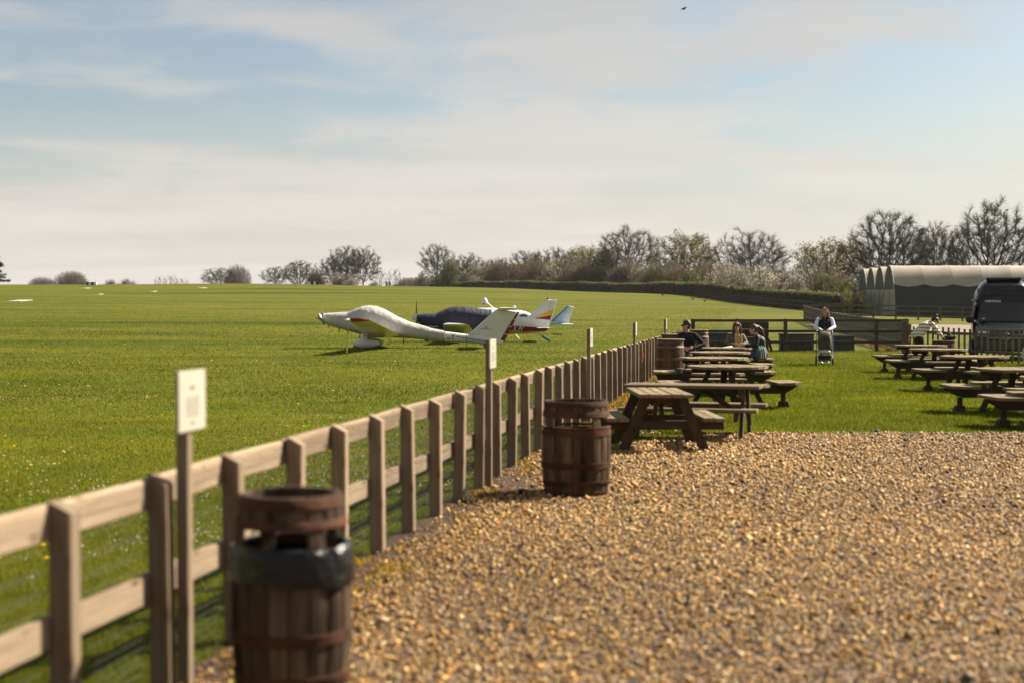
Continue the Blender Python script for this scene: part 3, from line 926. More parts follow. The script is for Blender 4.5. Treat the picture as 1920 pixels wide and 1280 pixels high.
def chord(r, x):
    # octagon with softened corners
    lim = r * .985
    return min(math.sqrt(max(lim * lim - x * x, 0)) * 1.02, r * .96, (r * 1.40 - abs(x)))
def round_table(loc, rz, label, ptype=[None]):
    if ptype[0] is None:
        e = empty('round_picnic_table', (0, 0, 0), 0)
        top, seat, r = .715, .445, .68
        n = 10; w = 2 * r / n
        for i in range(n):
            xa = -r + i * w + .004; xb = xa + w - .008
            def c(x): return max(.12, chord(r, x))
            za, zb = top - .042, top + (-.002 if i % 3 else .002)
            p = [(xa, -c(xa)), (xb, -c(xb)), (xb, c(xb)), (xa, c(xa))]
            mb = MB(); mb.hexa([(x, y, za) for x, y in p] + [(x, y, zb) for x, y in p]); mb.build('top_plank', M_TP['y'], e)
        for k in range(4):
            t = k * math.pi / 2
            M = Matrix.Rotation(t, 4, 'Z')
            def put(mb, nm, mat):
                mb.v = [tuple(M @ Vector(p)) for p in mb.v]
                mb.build(nm, mat, e)
            ax = 'y' if k % 2 == 0 else 'x'
            # three seat boards, outer corners cut off
            for j in range(3):
                x0 = .76 + j * .148; x1 = x0 + .14
                c0 = .50 if j < 2 else .50; c1 = .50 if j < 2 else .38
                mb = MB(); p = [(x0, -c0), (x1, -c1), (x1, c1), (x0, c0)]
                mb.hexa([(x, y, seat - .042) for x, y in p] + [(x, y, seat + .001 * j) for x, y in p]); put(mb, 'seat_plank', M_TP[ax])
            ax2 = 'x' if k % 2 == 0 else 'y'
            # twin bearers carrying the seat, tapered outwards
            for s in (-1, 1):
                y = s * .13; zz = .0 if k % 2 == 0 else .004
                mb = MB()
                q = [(.05, seat - .20), (.95, seat - .20), (1.17, seat - .075), (1.17, seat - .043), (.05, seat - .043)]
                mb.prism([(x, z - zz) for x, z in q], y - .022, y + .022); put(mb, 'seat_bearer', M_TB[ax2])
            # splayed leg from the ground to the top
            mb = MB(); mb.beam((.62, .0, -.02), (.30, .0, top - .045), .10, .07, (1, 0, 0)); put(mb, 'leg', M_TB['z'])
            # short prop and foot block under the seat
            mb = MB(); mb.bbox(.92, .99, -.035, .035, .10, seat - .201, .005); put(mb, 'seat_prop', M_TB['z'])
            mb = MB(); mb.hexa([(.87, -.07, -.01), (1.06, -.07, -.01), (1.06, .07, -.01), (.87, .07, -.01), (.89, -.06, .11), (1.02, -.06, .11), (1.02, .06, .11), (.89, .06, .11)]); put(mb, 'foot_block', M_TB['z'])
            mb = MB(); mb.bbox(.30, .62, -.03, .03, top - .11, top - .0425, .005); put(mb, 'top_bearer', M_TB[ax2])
        ptype[0] = e
        o = e
    else:
        o = copy_tree(ptype[0])
    o.location = loc; o.rotation_euler = (0, 0, rz)
    return tag(o, label, 'picnic table', 'round picnic tables on the lawn')
round_table((3.69, 24.3, 0), R(2), 'nearest round picnic table of the left row, right behind the askew long table')
round_table((4.02, 28.3, 0), R(-3), 'second nearest round picnic table of the left row')
round_table((4.66, 31.9, 0), R(4), 'third round picnic table of the left row, right of the nearest standing barrel')
round_table((5.30, 35.4, 0), R(-2), 'round picnic table with the three seated people')
round_table((7.98, 20.35, 0), R(3), 'round picnic table cut by the right edge, nearest of the right row')
round_table((8.28, 23.2, 0), R(-2), 'second nearest round picnic table of the right row')
round_table((9.5, 29.2, 0), R(2), 'middle round picnic table of the right row')
round_table((10.25, 34.2, 0), R(-3), 'round picnic table second from the paling fence in the right row')
round_table((10.80, 37.6, 0), R(2), 'farthest round picnic table of the right row, nearest the bending woman')
# a few things left on a table
e = empty('folded_papers', (5.36, 35.15, .7175), R(20), 'small white papers on the table of the three seated people', 'papers')
for i in range(3):
    o = MB().hexa([(0, 0, 0), (.14, 0, .004), (.14, .10, .004), (0, .10, .0), (0, 0, .006), (.13, .01, .03), (.13, .09, .022), (0, .1, .006)]).build('sheet', pm('paper', (.75, .73, .68), (.68, .66, .6), 5, .7), e)
    o.location = (-.12 + .1 * i, .03 * (i % 2), .007 * i); o.rotation_euler = (0, 0, .4 * i)
# ================================================================ AEROPLANES
def text_mesh(txt, size, bold=0.0):
    cu = bpy.data.curves.new('lettering', 'FONT')
    cu.body = txt; cu.size = size; cu.align_x = 'CENTER'; cu.align_y = 'CENTER'
    cu.offset = bold
    cu.resolution_u = 3
    o = bpy.data.objects.new('lettering', cu)
    COL.objects.link(o)
    dg = bpy.context.evaluated_depsgraph_get()
    me = bpy.data.meshes.new_from_object(o.evaluated_get(dg))
    bpy.data.objects.remove(o)
    bpy.data.curves.remove(cu)
    return me
def text_obj(name, txt, size, mat, parent, fn, bold=0.0, squash=1.0):
    """flat lettering in local uv, mapped by fn(u, v) to the surface; sits a few mm proud"""
    me = text_mesh(txt, size, bold)
    for v in me.vertices:
        v.co = fn(v.co.x * squash, v.co.y)
    me.materials.clear(); me.materials.append(mat)
    me.update()
    return link(name, me, parent)

class Fus:
    """fuselage along local x; stations (x, ztop, zbot, half width)"""
    def __init__(s, st):
        s.x = [q[0] for q in st]; s.t = [q[1] for q in st]; s.b = [q[2] for q in st]; s.w = [q[3] for q in st]
    def at(s, x):
        return np.interp(x, s.x, s.t), np.interp(x, s.x, s.b), np.interp(x, s.x, s.w)
    def y(s, x, z, off=.0):
        t, b, w = s.at(x)
        c = (t + b) / 2; h = (t - b) / 2
        q = max(0.0, 1 - abs((z - c) / h) ** 2.3)
        return -(w * q ** (1 / 2.3) + off)
    def ring(s, x, n=20, grow=0.0, jig=0.0, seed=0):
        t, b, w = s.at(x)
        c = (t + b) / 2; h = (t - b) / 2 + grow; w = w + grow
        out = []
        for j in range(n):
            a = 2 * math.pi * j / n
            ca, sa = math.cos(a), math.sin(a)
            p = 2 / 2.3
            jj = 1 + jig * math.sin(7 * a + x * 9 + seed) * math.sin(x * 13 + 2 * a)
            out.append((x, w * jj * math.copysign(abs(ca) ** p, ca), c + h * jj * math.copysign(abs(sa) ** p, sa)))
        return out
    def body(s, x0, x1, n, mb, m=0, grow=0.0, jig=0.0, ns=20):
        xs = np.linspace(x0, x1, n)
        mb.loft([s.ring(x, ns, grow, jig) for x in xs], m)
        return mb
    def patch(s, name, poly_top, poly_bot, x0, x1, mat, parent, off=.006, n=24):
        """painted band on the camera side between two z(x) curves"""
        mb = MB(); vs = []; fs = []
        for i in range(n + 1):
            x = x0 + (x1 - x0) * i / n
            za, zb = poly_bot(x), poly_top(x)
            for k in range(5):
                z = za + (zb - za) * k / 4
                vs.append((x, s.y(x, z, off), z))
            if i:
                for k in range(4):
                    a = (i - 1) * 5 + k; fs.append((a, a + 5, a + 6, a + 1))
        mb.add(vs, fs)
        o = mb.build(name, mat, parent, smooth=True)
        return o
def wing_mesh(name, root, tip, mat, parent, thick=.13, n=12):
    """root/tip: (x_le, x_te, y, z); rounded aerofoil, loft in 8 bays"""
    mb = MB(); rings = []
    for s in (0, .25, .5, .75, .94, 1.0):
        xl = root[0] + (tip[0] - root[0]) * s; xt = root[1] + (tip[1] - root[1]) * s
        y = root[2] + (tip[2] - root[2]) * s; z = root[3] + (tip[3] - root[3]) * s
        c = xt - xl
        if s == 1.0: xl += .08 * c; xt -= .1 * c
        c = xt - xl; th = thick * c * (.35 if s == 1.0 else 1)
        up = []; lo = []
        for k in range(n + 1):
            u = k / n
            yt = th * (1.4845 * math.sqrt(u) - .63 * u - 1.758 * u * u + 1.4215 * u ** 3 - .5075 * u ** 4)
            up.append((xl + c * u, y, z + yt)); lo.append((xl + c * u, y, z - yt * .75))
        rings.append(up + lo[::-1][1:-1])
    mb.loft(rings)
    return mb.build(name, mat, parent, smooth=True)

M_PWHITE = pm('aircraft_white', (.66, .65, .62), (.58, .57, .54), 2, .32, coat=.4)
M_COVER = pm('cover_cloth', (.40, .39, .37), (.32, .315, .30), 3.0, .9, .85, (1.3, 1, .6), bscale=2.6, bdist=.09)
M_NAVY = pm('navy_cover', (.022, .024, .052), (.014, .015, .033), 5, .62, 1.0, (2, 1, .4), bscale=4, bdist=.05)
M_MAROON = pm('maroon_paint', (.15, .012, .018), (.12, .01, .015), 4, .4)
M_CRIM = pm('crimson_paint', (.26, .012, .03), (.2, .01, .025), 4, .4)
M_YEL = pm('yellow_paint', (.72, .40, .02), (.62, .34, .02), 4, .45)
M_BLUE = pm('blue_paint', (.05, .14, .36), (.04, .10, .28), 4, .4)
M_PALEB = pm('pale_blue_paint', (.45, .55, .66), (.38, .48, .60), 4, .35)
M_TYRE = pm('rubber', (.015, .015, .015), (.022, .021, .02), 8, .85)
M_STEEL = pm('steel', (.35, .35, .35), (.25, .25, .25), 6, .4, metal=.8)
M_GLASSG = pm('window_green', (.05, .09, .06), (.03, .06, .05), 3, .08, spec=.8)
M_ROPE_Y = pm('yellow_rope', (.55, .45, .05), (.45, .36, .04), 5, .8)
M_ROPE_B = pm('blue_strap', (.03, .22, .55), (.02, .16, .42), 5, .7)
M_RED = pm('red_cloth', (.65, .03, .03), (.5, .02, .02), 5, .7)

# ---- motor glider under a pale cover, nose to the left
gp = empty('motor_glider', (-5.87, 58.0, tz(-5.87, 58)), 0, 'white T-tailed motor glider under a pale grey cover, nearest aeroplane', 'aeroplane')
pxm = lambda p: (p - 690) / 46.0
pzm = lambda q: (647.5 - q) / 46.0
top_ = [(608, 583.8), (630, 582.3), (653, 581), (667, 575), (678.5, 570.4), (690, 568.8), (706, 570.4), (723, 577), (746, 590), (769, 600), (798, 608), (809, 612), (837, 617.4), (875, 622), (926, 629), (944, 634)]
bot_ = [(608, 600), (618, 606), (633, 610), (660, 617.6), (683, 623), (729, 627), (758, 628.6), (792, 631.6), (834, 635.4), (886, 638.6), (926, 640.5), (944, 640.6)]
hw_ = [(608, .27), (633, .42), (660, .52), (690, .57), (730, .52), (770, .36), (810, .25), (860, .18), (944, .09)]
sx = sorted(set([p for p, _ in top_ + bot_ + hw_]))
FG = Fus([(pxm(p), pzm(np.interp(p, [a for a, _ in top_], [b for _, b in top_])), pzm(np.interp(p, [a for a, _ in bot_], [b for _, b in bot_])), np.interp(p, [a for a, _ in hw_], [b for _, b in hw_])) for p in sx])
FG.body(pxm(835), pxm(944), 14, MB()).build('tail_boom', M_PWHITE, gp, smooth=True)
cv = FG.body(pxm(607), pxm(833), 110, MB(), 0, .012, .012, 48).build('cover', M_COVER, gp, smooth=True)
MB().lathe([(.012, pxm(594)), (.09, pxm(597)), (.17, pxm(602)), (.22, pxm(607.5))], 18, (0, 0, pzm(591)), axis='x').build('spinner', M_STEEL, gp, smooth=True)
pr = MB(); pr.beam((pxm(605), -.05, pzm(592)), (pxm(603), -.72, pzm(586)), .16, .03, (1, 0, .3)); pr.beam((pxm(605), .05, pzm(592)), (pxm(603), .72, pzm(598)), .16, .03, (1, 0, -.3))
pr.build('propeller', M_PWHITE, gp)
# hanging cover straps under the belly
for (a, q, l) in ((606.5, 600, .09), (617, 606, .06), (636, 611, .14), (651, 615, .13), (675.5, 621, .20), (695, 624.5, .06), (757.5, 628, .24), (608, 601, .05)):
    MB().beam((pxm(a), -.10, pzm(q)), (pxm(a) + rnd.uniform(-.03, .06), -.12, pzm(q) - l), .045, .012, (0, 1, 0)).build('strap', M_BLACK, gp)
# wings with dihedral
for s in (-1, 1):
    wing_mesh('wing', (-.15, 1.36, s * .35, .50), (-.05, .72, s * 6.75, 1.19), M_PWHITE, gp, .15)
    wing_mesh('wing_tip', (-.062, .735, s * 6.35, 1.147), (.0, .70, s * 6.80, 1.198), M_CRIM if s < 0 else M_PWHITE, gp, .165)
    MB().ell((-.03, s * 6.62, 1.175), (.16, .2, .06)).build('tip_cap', M_PWHITE, gp, smooth=True)
    # leg and wheel fairing
    MB().beam((-.10, s * .50, .62), (-.02, s * 1.05, .22), .10, .24, (1, 0, 0)).build('gear_leg', M_PWHITE, gp)
    mb = MB(); prof = [(-.56, .02), (-.48, .10), (-.30, .165), (-.05, .185), (.20, .16), (.42, .10), (.50, .045), (.505, .02)]
    rings = []
    for x, r in prof:
        rings.append([(x + .05, s * 1.05 + .62 * r * math.cos(t * math.pi / 8), .205 + r * math.sin(t * math.pi / 8)) for t in range(16)])
    mb.loft(rings); wp = mb.build('wheel_fairing', M_PWHITE, gp, smooth=True)
    MB().lathe([(.06, -.05), (.15, -.05), (.17, 0), (.15, .05), (.06, .05)], 18, (0.0, s * 1.05, .165), axis='y').build('wheel', M_TYRE, wp, smooth=True)
# swept fin with coloured rudder bands
fin = [(pxm(879), pzm(622)), (pxm(931), pzm(575)), (pxm(968), pzm(581)), (pxm(936), pzm(638)), (pxm(925), pzm(640))]
mb = MB(); rings = []
def slab(mb, poly, th0, th1):
    n = len(poly); cx = sum(p[0] for p in poly) / n; cz = sum(p[1] for p in poly) / n
    a = [(x, -th0, z) for x, z in poly]; b = [(x, th0, z) for x, z in poly]
    a2 = [(cx + (x - cx) * .93, -th1, cz + (z - cz) * .95) for x, z in poly]; b2 = [(cx + (x - cx) * .93, th1, cz + (z - cz) * .95) for x, z in poly]
    mb.loft([a2, a, b, b2])
    return mb
slab(mb, fin, .012, .055).build('fin', M_PWHITE, gp)
for (f0, f1) in ((.0, .255), (.275, .505), (.525, .745), (.765, .99)):
    def le(f): return (pxm(936) + (pxm(969.5) - pxm(936)) * f, pzm(637) + (pzm(580.5) - pzm(637)) * f)
    def te(f): return (pxm(945) + (pxm(974) - pxm(945)) * f, pzm(638) + (pzm(580) - pzm(638)) * f)
    slab(MB(), [le(f0), te(f0), te(f1), le(f1)], .028, .032).build('rudder_band', M_MAROON, gp)
for f in (.265, .515, .755):
    slab(MB(), [le(f - .0095), te(f - .0095), te(f + .0095), le(f + .0095)], .026, .030).build('rudder_strip', M_PWHITE, gp)
for s in (-1, 1):
    wing_mesh('tailplane', (pxm(932), pxm(972), s * .0, pzm(576.5)), (pxm(936), pxm(967), s * 1.72, pzm(573.5)), M_PWHITE, gp, .10)
MB().ell((pxm(964), 0, pzm(573)), (.09, .05, .10)).build('tail_bullet', M_PWHITE, gp, smooth=True)
text_obj('registration_letters', 'LY', .34, M_MAROON, gp, lambda u, v: (pxm(845.5) + u, FG.y(pxm(845.5) + u, pzm(626.3) + v - u * .11, .010), pzm(626.3) + v - u * .11), .006)
FG.patch('side_stripe', lambda x: pzm(626.2) - (x - pxm(855)) * .135, lambda x: pzm(627.5) - (x - pxm(855)) * .135, pxm(855), pxm(918), M_MAROON, gp)
# small thin emblem on the fin: a peaked line with a word-like mark
mb = MB()
for (a, b) in (((900, 612.8), (907.5, 612.6)), ((907.5, 612.6), (912.5, 607.8)), ((912.5, 607.8), (913.5, 612.0)), ((913.5, 612), (922.5, 615.2)), ((908.5, 612.6), (914, 612.9))):
    mb.beam((pxm(a[0]), -.058, pzm(a[1])), (pxm(b[0]), -.058, pzm(b[1])), .004, .016, (0, 0, 1) if abs(a[0] - b[0]) > 2 else (1, 0, 0))
o = mb.build('fin_emblem', M_BLACK, gp); tag(o, kind='stuff')
# tail wheel and its leg
MB().lathe([(.03, -.04), (.10, -.04), (.115, 0), (.10, .04), (.03, .04)], 16, (pxm(911), 0, .115), axis='y').build('tail_wheel', M_TYRE, gp, smooth=True)
MB().beam((pxm(899), -.02, pzm(640)), (pxm(909), -.055, .11), .05, .05).build('tail_leg', M_STEEL, gp)
# tie-downs
MB().tube([(pxm(668) + .38, -6.3, 1.12), (pxm(668) + .36, -6.45, .0)], .012, 5).build('tie_rope', M_ROPE_Y, gp)
MB().tube([(pxm(731.5), -.35, pzm(629)), (pxm(731.5), -.6, .0)], .012, 5).build('tie_rope', M_ROPE_Y, gp)
MB().tube([(pxm(875), -.2, pzm(622)), (pxm(875.5), -.35, .0)], .012, 5).build('tie_rope', M_BLACK, gp)

# ---- low-wing tourer under a navy cover, white tail with red and yellow
tp = empty('low_wing_aeroplane', (-1.98, 66.0, tz(-1.98, 66)), 0, 'low-wing aeroplane under a navy cover with red and yellow flashes on its white tail', 'aeroplane')
qx = lambda p: (p - 880) / 40.4
qz = lambda q: (638.5 - q) / 40.4
top_ = [(782, 588.6), (800, 587.6), (818, 587.4), (829, 582), (843.6, 576), (857, 574.4), (875, 574.8), (897, 578), (919, 581), (945, 579), (973, 580.5), (987, 583.5), (997, 588), (1010, 601), (1027, 611)]
bot_ = [(782, 602), (790, 609), (830, 617), (870, 623), (950, 626.5), (973, 624.8), (1004, 623.4), (1022, 621.5), (1027, 619)]
hw_ = [(782, .34), (800, .46), (830, .55), (870, .58), (920, .52), (960, .38), (1000, .20), (1027, .09)]
sx = sorted(set([p for p, _ in top_ + bot_ + hw_]))
FT = Fus([(qx(p), qz(np.interp(p, [a for a, _ in top_], [b for _, b in top_])), qz(np.interp(p, [a for a, _ in bot_], [b for _, b in bot_])), np.interp(p, [a for a, _ in hw_], [b for _, b in hw_])) for p in sx])
FT.body(qx(918), qx(1027), 22, MB()).build('rear_fuselage', M_PWHITE, tp, smooth=True)
FT.body(qx(782), qx(922), 70, MB(), 0, .016, .009, 36).build('cover', M_NAVY, tp, smooth=True)
MB().lathe([(.01, qx(771)), (.08, qx(773)), (.15, qx(777)), (.19, qx(782))], 18, (0, 0, qz(594.5)), axis='x').build('spinner', M_PWHITE, tp, smooth=True)
mb = MB(); rings = []
for s, w, t in ((0, .06, .03), (.3, .075, .025), (.7, .06, .015), (1, .015, .006)):
    z = qz(594) + s * .80
    rings.append([(qx(781) - t, -w, z), (qx(781) + t, -w, z), (qx(781) + t, w, z), (qx(781) - t, w, z)])
mb.loft(rings)
for v in list(rings): pass
mb.build('propeller_blade', M_BLACK, tp)
mb = MB(); mb.loft([[(x, y, 2 * qz(594) - z) for x, y, z in r] for r in rings]); mb.build('propeller_blade', M_BLACK, tp)
for s in (-1, 1):
    wing_mesh('wing', (qx(833), qx(890), s * .45, qz(622)), (qx(839), qx(884), s * 4.6, qz(622) + .42), M_PWHITE, tp, .15)
    MB().tube([(qx(850), s * 1.5, qz(620)), (qx(850), s * 1.5, .2)], .05, 8).build('gear_leg', M_PWHITE, tp)
    MB().lathe([(.06, -.06), (.17, -.06), (.19, 0), (.17, .06), (.06, .06)], 16, (qx(850), s * 1.5, .19), axis='y').build('wheel', M_TYRE, tp, smooth=True)
    wing_mesh('tailplane', (qx(1004), qx(1031), s * .05, qz(614)), (qx(1007), qx(1030), s * 1.6, qz(613)), M_PWHITE, tp, .09)
MB().tube([(qx(803), 0, qz(612)), (qx(801), 0, .18)], .045, 8).build('nose_leg', M_STEEL, tp)
MB().lathe([(.05, -.06), (.15, -.06), (.175, 0), (.15, .06), (.05, .06)], 16, (qx(801), 0, .175), axis='y').build('nose_wheel', M_TYRE, tp, smooth=True)
slab(MB(), [(qx(995), qz(588)), (qx(1024), qz(561)), (qx(1034), qz(561)), (qx(1021), qz(609)), (qx(1005), qz(609))], .012, .05).build('fin', M_PWHITE, tp)
slab(MB(), [(qx(1034.5), qz(561)), (qx(1045), qz(561)), (qx(1029.5), qz(611)), (qx(1021.5), qz(609))], .012, .038).build('rudder', M_PWHITE, tp)
slab(MB(), [(qx(998), qz(595)), (qx(1038.5), qz(578.5)), (qx(1035), qz(589.5))], .050, .0515).build('yellow_flash', M_YEL, tp)
slab(MB(), [(qx(998), qz(596)), (qx(1034.5), qz(590.3)), (qx(1031.5), qz(599))], .050, .0515).build('red_flash', M_CRIM, tp)
FT.patch('red_band', lambda x: np.interp(x, [qx(945), qx(1027)], [qz(608), qz(614)]), lambda x: np.interp(x, [qx(945), qx(985), qx(1027)], [qz(617.5), qz(620.5), qz(619.5)]), qx(945), qx(1026), M_CRIM, tp)
FT.patch('yellow_band', lambda x: np.interp(x, [qx(945), qx(985), qx(1003)], [qz(617.7), qz(620.7), qz(621.9)]), lambda x: np.interp(x, [qx(945), qx(1003)], [qz(625.3), qz(622.2)]), qx(945), qx(1003), M_YEL, tp)
text_obj('registration_letters', 'AW', .40, M_PWHITE, tp, lambda u, v: (qx(971.5) + u, FT.y(qx(971.5) + u, qz(616.3) + v * .9 - u * .05, .016), qz(616.3) + v * .9 - u * .05), .010, .74)
FT.patch('rear_window', lambda x: qz(587.3) - abs(x - qx(982)) * .35, lambda x: qz(593), qx(974.5), qx(989.5), M_GLASSG, tp, .006, 10)
MB().tube([(qx(992), -.02, qz(586)), (qx(1005), -.02, qz(575))], .008, 4).build('aerial', M_PWHITE, tp)
MB().ell((qx(1027), 0, qz(558.7)), (.05, .05, .07)).build('red_beacon', M_RED, tp, smooth=True)
MB().tube([(qx(1009), -.05, qz(623)), (qx(1016), -.3, qz(629))], .012, 5).build('tie_rope', M_BLACK, tp)
MB().beam((qx(1016), -.3, qz(629)), (qx(1031), -.75, .0), .09, .02, (0, 1, 0)).build('tie_strap', M_ROPE_B, tp)
MB().box(-1.93, -1.42, -.505, -.4985, qz(612), qz(610)).build('cover_print', pm('grey_print', (.3, .31, .33), (.25, .26, .28), 9, .6), tp)

# ---- pale blue tail showing behind it
dp = empty('blue_striped_aeroplane', (1.6, 78.0, tz(1.6, 78)), 0, 'aeroplane with blue striped tail half hidden behind the red and yellow one', 'aeroplane')
rx = lambda p: (p - 1013) / 34.2
rz_ = lambda q: 1.7 - tz(1.6, 78) - (q - 577) / 34.2
FD = Fus([(rx(860), rz_(590), rz_(610), .3), (rx(885), rz_(578), rz_(617), .5), (rx(925), rz_(577), rz_(618), .5), (rx(970), rz_(590), rz_(614), .35), (rx(1028), rz_(602), rz_(609.5), .16), (rx(1056), rz_(604), rz_(608.5), .07)])
FD.body(rx(860), rx(1056), 30, MB()).build('fuselage', M_PALEB, dp, smooth=True)
slab(MB(), [(rx(1028), rz_(603)), (rx(1063), rz_(574)), (rx(1069), rz_(574)), (rx(1056), rz_(604))], .012, .05).build('fin', M_PALEB, dp)
slab(MB(), [(rx(1068), rz_(574.5)), (rx(1074), rz_(575.5)), (rx(1063.5), rz_(606)), (rx(1051), rz_(603))], .012, .053).build('rudder', M_PWHITE, dp)
for d in (0, 3.0):
    slab(MB(), [(rx(1030.5 + d), rz_(603)), (rx(1062 + d * .5), rz_(574.5)), (rx(1063.2 + d * .5), rz_(574.5)), (rx(1032.4 + d), rz_(603))], .054, .0545).build('fin_stripe', M_BLUE, dp)
for s in (-1, 1):
    wing_mesh('tailplane', (rx(1048), rx(1070), s * .04, rz_(607)), (rx(1055), rx(1073), s * 1.4, rz_(607.5)), M_PALEB, dp, .08)
    wing_mesh('wing', (rx(900), rx(945), s * .4, rz_(612)), (rx(904), rx(941), s * 4.2, rz_(606)), M_PALEB, dp, .12)
    MB().lathe([(.06, -.06), (.17, -.06), (.19, 0), (.17, .06), (.06, .06)], 16, (rx(905), s * .9, .19), axis='y').build('wheel', M_TYRE, dp, smooth=True)
    MB().beam((rx(912), s * .35, rz_(615)), (rx(905), s * .85, .2), .06, .1).build('gear_leg', M_STEEL, dp)
MB().tube([(rx(872), 0, rz_(612)), (rx(870), 0, .15)], .04, 6).build('nose_leg', M_STEEL, dp)
MB().lathe([(.05, -.05), (.13, -.05), (.15, 0), (.13, .05), (.05, .05)], 14, (rx(870), 0, .15), axis='y').build('nose_wheel', M_TYRE, dp, smooth=True)

# ---- slanting pole with cap and red streamer between the aeroplanes
cp = empty('streamer_pole', (-.55, 69.5, tz(-.55, 69.5)), 0, 'slanting white pole with pale cone cap and red streamer behind the navy cover', 'pole')
sz = lambda q: 1.7 - tz(-.55, 69.5) - (q - 577) * 69.5 / 2667
sx_ = lambda p: (p - 960) * 69.5 / 2667 + .55
MB().tube([(.95, 0, -.05), (sx_(925), 0, sz(578)), (sx_(912), 0, sz(566.5))], .024, 8).build('pole', M_PWHITE, cp)
MB().lathe([(.17, -.14), (.15, -.04), (.09, .08), (.03, .13)], 14, (sx_(909), 0, sz(563.5))).build('cap', M_PWHITE, cp, smooth=True)
MB().hexa([(sx_(907) - .05, -.01, sz(571.5)), (sx_(907) + .02, -.01, sz(571)), (sx_(907) + .02, .01, sz(571)), (sx_(907) - .05, .01, sz(571.5)), (sx_(908) - .07, -.01, sz(567)), (sx_(908) + .05, -.01, sz(567)), (sx_(908) + .05, .01, sz(567)), (sx_(908) - .07, .01, sz(567))]).build('streamer', M_RED, cp)

# ---- runway furniture on the far field
def marker(px, py, y, w, label):
    x = (px - 960) * y / 2667
    e = empty('marker_board', (x, y, tz(x, y) - .05), 0, label, 'marker', 'black and white runway markers')
    n = 4
    for i in range(n):
        x0 = -w / 2 + i * w / n
        MB().prism([(x0 + .004, 0), (x0 + w / n - .004, 0), (x0 + w / n - .004, .62), (x0 + .004, .62)], -.25, .25).build('panel', M_BLACK if (i % 2 if px > 300 else (i + 1) % 2) else M_PWHITE, e)
marker(172, 534, 262, 1.9, 'black and white runway marker at the left on the skyline')
marker(588, 535, 268, 2.0, 'black and white runway marker below the bare copse in mid field')
def plate(px, y, w, dpt, label):
    x = (px - 960) * y / 2667
    vs = []
    for (a, b) in ((-w / 2, -dpt / 2), (w / 2, -dpt / 2), (w / 2, dpt / 2), (-w / 2, dpt / 2)): vs.append((x + a, y + b, tz(x + a, y + b) + .03))
    mb = MB(); mb.hexa([(a - x, b - y, c - .12 - tz(x, y)) for a, b, c in vs] + [(a - x, b - y, c + .02 - tz(x, y)) for a, b, c in vs])
    e = empty('runway_marking', (x, y, tz(x, y)), 0, label, 'marking', 'white runway markings on the grass')
    mb.build('plate', pm('worn_white', (.42, .42, .39), (.34, .34, .31), 3, .8), e)
plate(38, 160, 1.5, 4, 'largest white marking on the grass, far left of the field')
plate(162, 232, .9, 3, 'white marking just below the left skyline marker')
plate(188, 190, .5, 2, 'small white marking low between the left markings')
plate(288, 210, .6, 2.5, 'small white marking in the middle of the field')
plate(380, 232, .9, 3, 'white marking in front of the grey domed trees')
e = empty('runway_number', ((728 - 960) * 300 / 2667, 300, tz(-26, 300) - .05), 0, 'white board with red runway number 26 before the hedge end', 'sign')
MB().bbox(-.62, -.03, -.06, .06, 0, 1.0, .02).build('board', M_PWHITE, e)
MB().bbox(.03, .62, -.06, .06, 0, 1.0, .02).build('board', M_PWHITE, e)
for ch, xo in (('2', -.33), ('6', .33)):
    text_obj('digit', ch, 1.1, M_CRIM, e, lambda u, v, xo=xo: (xo + u, -.066, .56 + v), .02)

# ---- birds
def bird(loc, rz, label, group, flying=False):
    e = empty('bird', loc, rz, label, 'bird', group)
    mb = MB(); rings = []
    for x, r, z in ((-.34, .01, .17), (-.20, .045, .19), (-.05, .10, .20), (.08, .085, .23), (.15, .045, .29), (.19, .05, .33), (.235, .035, .335), (.28, .006, .325)):
        rings.append([(x, r * math.cos(t * math.pi / 5), z + r * math.sin(t * math.pi / 5)) for t in range(10)])
    mb.loft(rings); mb.build('body', pm('bird_dark', (.03, .024, .02), (.05, .03, .02), 8, .7), e, smooth=True)
    if flying:
        for s in (-1, 1):
            MB().hexa([(-.08, s * .06, .2), (.1, s * .06, .2), (.02, s * .5, .26), (-.06, s * .5, .26), (-.08, s * .06, .23), (.1, s * .06, .23), (.02, s * .5, .27), (-.06, s * .5, .27)]).build('wing', _M['bird_dark'], e)
    else:
        for s in (-1, 1): MB().tube([(.0, s * .04, .14), (.01, s * .045, 0)], .012, 5).build('leg', _M['bird_dark'], e)
for px, y, rz, lb in ((1242, 215, 3.0, 'dark bird on the field, leftmost of three before the hedge'), (1299, 196, .3, 'dark bird on the field, beside the end of the dark paddock fence'), (1322, 188, .2, 'dark bird on the field, rightmost of three')):
    x = (px - 960) * y / 2667
    bird((x, y, tz(x, y) + .02), rz, lb, 'birds on the field')
bird(((1281 - 960) * 130 / 2667, 130, 1.7 + 557 * 130 / 2667 - .2), .1, 'small bird flying high in the sky', 'flying birds', True)

